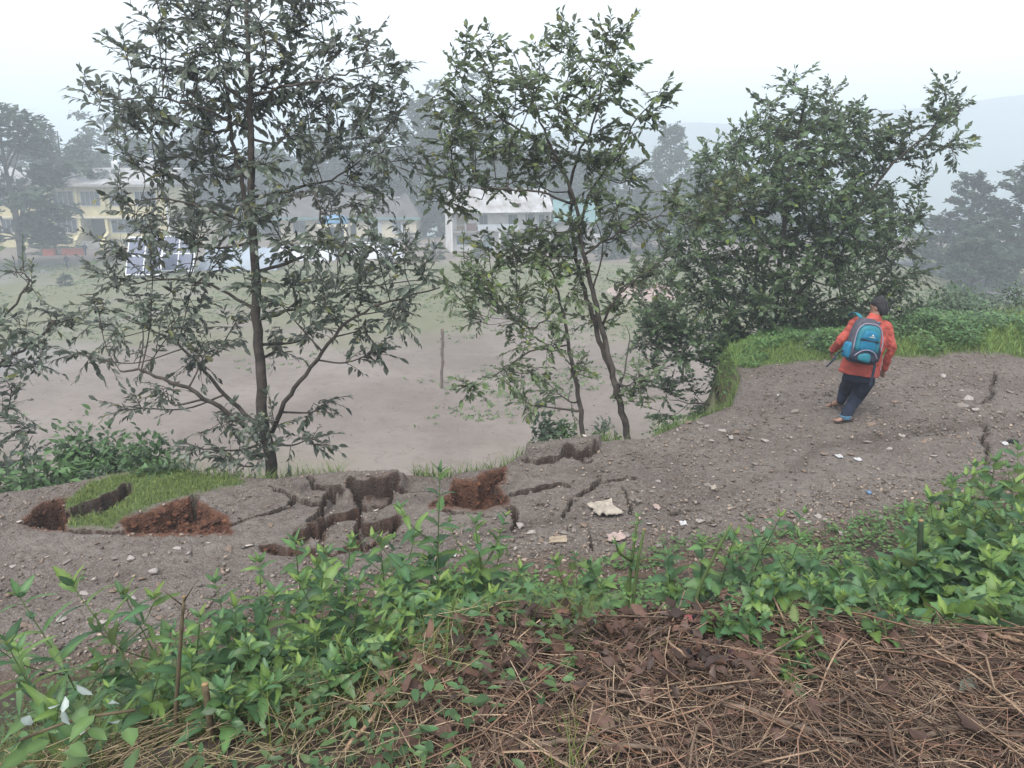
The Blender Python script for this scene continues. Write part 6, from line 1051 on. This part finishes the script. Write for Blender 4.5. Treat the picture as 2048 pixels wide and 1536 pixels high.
cloth(1425, 1310, .19, .2, MC['maroon'], 'dark maroon cloth half buried in the litter', .07, 31, lift=.0); cloth(1400, 1272, .12, .12, MC['black'], 'black cloth behind the maroon one', .07, 32, lift=.01); cloth(1375, 1332, .07, .04, MC['black'], 'small black shoe-like scrap in front of the maroon cloth', .05, 33, lift=.03); cloth(1374, 1264, .03, .03, MC['red'], 'bright pink scrap on the black cloth', .02, 34, lift=.06)

# ------------------------------------------------------------------ stones
def onroad(px, py):
    q = at_road(px, py); q[2] = float(Hsurf(q[0], q[1])); return q
rm = [mk_mesh('stone', V, F, MROCK, np.ones((len(V), 3))) for V, F in ROCKS]
SC_ = {'pale grey': (1.75, 1.75, 1.8), 'grey': (1.15, 1.12, 1.1), 'brown': (1.05, .88, .76), 'white': (2.9, 2.85, 2.8)}
RMC = {k: [mk_mesh('stone', V, F, MROCK, np.ones((len(V), 3)) * c) for V, F in ROCKS] for k, c in SC_.items()}
def stone(px, py, s, colr, label, group=None, flat=1.):
    q = onroad(px, py); o = obj('stone', RMC[colr][int(rng.integers(10))]); o.location = q + [0, 0, s * .10 * flat]; o.rotation_euler = (rng.normal(0, .15), rng.normal(0, .15), rng.random() * 6.28); o.scale = (s * (.9 + .4 * rng.random()), s, s * .8 * flat); o['label'] = label; o['category'] = 'stone'
    if group: o['group'] = group
for a in [(1935, 797, .26, 'pale grey', 'largest pale flat stone right of the man', None, .45), (1925, 812, .2, 'grey', 'dark flat stone touching the largest pale one', None, .5), (1587, 826, .19, 'grey', 'big flat stone left of the man\'s feet'), (1886, 755, .17, 'pale grey', 'upright pale stone near the verge right of the man'), (1848, 790, .12, 'brown', 'brown stone between the man and the pale flat stone'), (1742, 848, .18, 'brown', 'flat brown stone right of the near sandal', None, .5), (310, 1148, .12, 'pale grey', 'pale bluish stone in the left gravel'), (282, 1162, .10, 'brown', 'round stone just below the pale bluish one'), (318, 1172, .08, 'brown', 'small stone right below the pale bluish one'), (498, 1094, .09, 'white', 'whitish stone left of the red crack'), (870, 1162, .13, 'white', 'whitish stone seen through the middle herbs'), (40, 1045, .07, 'white', 'white pebble at the rim of the left pit'), (1170, 892, .1, 'white', 'white pebble on the raised edge slab'), (18, 1190, .1, 'brown', 'pale brown stone at the far left'), (445, 1142, .08, 'brown', 'lone stone left of the herb row'), (1275, 1004, .13, 'grey', 'dark half buried stone right of the cream cloth', None, .6), (752, 1020, .06, 'white', 'white pebble between the big cracks')]: stone(*a)
ZN = [('in the left gravel below the grassy mound', (10, 480), (1085, 1140), 12, .07), ('in the far left gravel near the long leaved plants', (10, 420), (1180, 1260), 10, .08), ('just in front of the cream cloth', (1030, 1330), (1045, 1095), 16, .085), ('along the near road edge right of centre', (1390, 1790), (1030, 1075), 14, .09), ('in the mid road right of the cream cloth', (1290, 1620), (900, 985), 14, .08), ('on the road left of the man', (1320, 1620), (845, 890), 12, .09), ('on the road below the man', (1640, 1960), (865, 915), 12, .085), ('on the road right of the man', (1780, 2030), (760, 830), 10, .09), ('on the road lip left of the man', (1300, 1480), (838, 872), 8, .09), ('between the cracks left of centre', (480, 860), (985, 1050), 9, .06)]
for place, xr, yr, n_, s0 in ZN:
    pts = sorted([(xr[0] + (xr[1] - xr[0]) * (i + .1 + .8 * rng.random()) / n_, yr[0] + (yr[1] - yr[0]) * rng.random()) for i in range(n_)])
    cs = [['grey', 'brown', 'pale grey'][int(rng.integers(3))] for _ in pts]
    for colr in ('grey', 'brown', 'pale grey'):
        mine = [p for p, c_ in zip(pts, cs) if c_ == colr]
        for i, p in enumerate(mine): stone(p[0], p[1], s0 * (.9 + .9 * rng.random()), colr, ordinal(i, len(mine)) + colr + ' stone ' + place, 'loose stones on the road', .6)
# clods of soil in the pits
x, y = area(300000, -6.5, 1.2, 6.6, 10.2); d_, r__, g_, _ = broken(x, y); k = (d_ > .04) & (r__ > .42) & (rng.random(len(x)) < np.where(d_ < .2, .22, .06)); x, y, r__ = x[k], y[k], r__[k]; n_ = len(x); s = .025 + .09 * rng.random(n_) ** 2.2; tint = (.35 + .6 * rng.random((n_, 1))) * np.array([[.80, .38, .24]]) * (.55 + .45 * r__[:, None])
V, F, C = scatter(ROCKS, np.stack([x, y, Hsurf(x, y) + .01], 1), randrot(n_, .6), s, tint); obj('soil_clods', mk_mesh('soil_clods', V, F, MROCK, C), kind='stuff')
# gravel: nobody could count it
n_ = 95000; x, y = area(n_, -8, 11, 4.6, 13.6); d_, r__, g_, _ = broken(x, y); k = (y > ytoe(x) - .25) & (y < ylip(x) - .02) & (g_ < .2) & (d_ < .012); pd = fbm(x * .8, y * .8, 120, 3); edge = sst(1.3, .0, y - ytoe(x)); k &= rng.random(n_) < (.12 + 1.6 * np.clip(pd - .3, 0, 1) + .6 * edge); x, y, edge = x[k], y[k], edge[k]; n_ = len(x)
s = .014 + .06 * rng.random(n_) ** 3.5 + edge * .04 * rng.random(n_) ** 3; z = Hsurf(x, y); tint = (.7 + 1.1 * rng.random((n_, 1)) ** 2) * np.where(rng.random((n_, 1)) < .6, [[1.06, .93, .82]], [[1., .97, .93]])
GV = [rock_t(300 + i, 8, flat=.5) for i in range(6)]
V, F, C = scatter(GV, np.stack([x, y, z + s * .12], 1), randrot(n_, .35), s, tint); obj('gravel', mk_mesh('gravel', V, F, MROCK, C), kind='stuff')
print('gravel', n_, 'tris', sum(len(o.data.polygons) * (2 if o.name in ('road', 'ground') else 1) for o in bpy.data.objects if o.type == 'MESH' and o.data.users == 1))
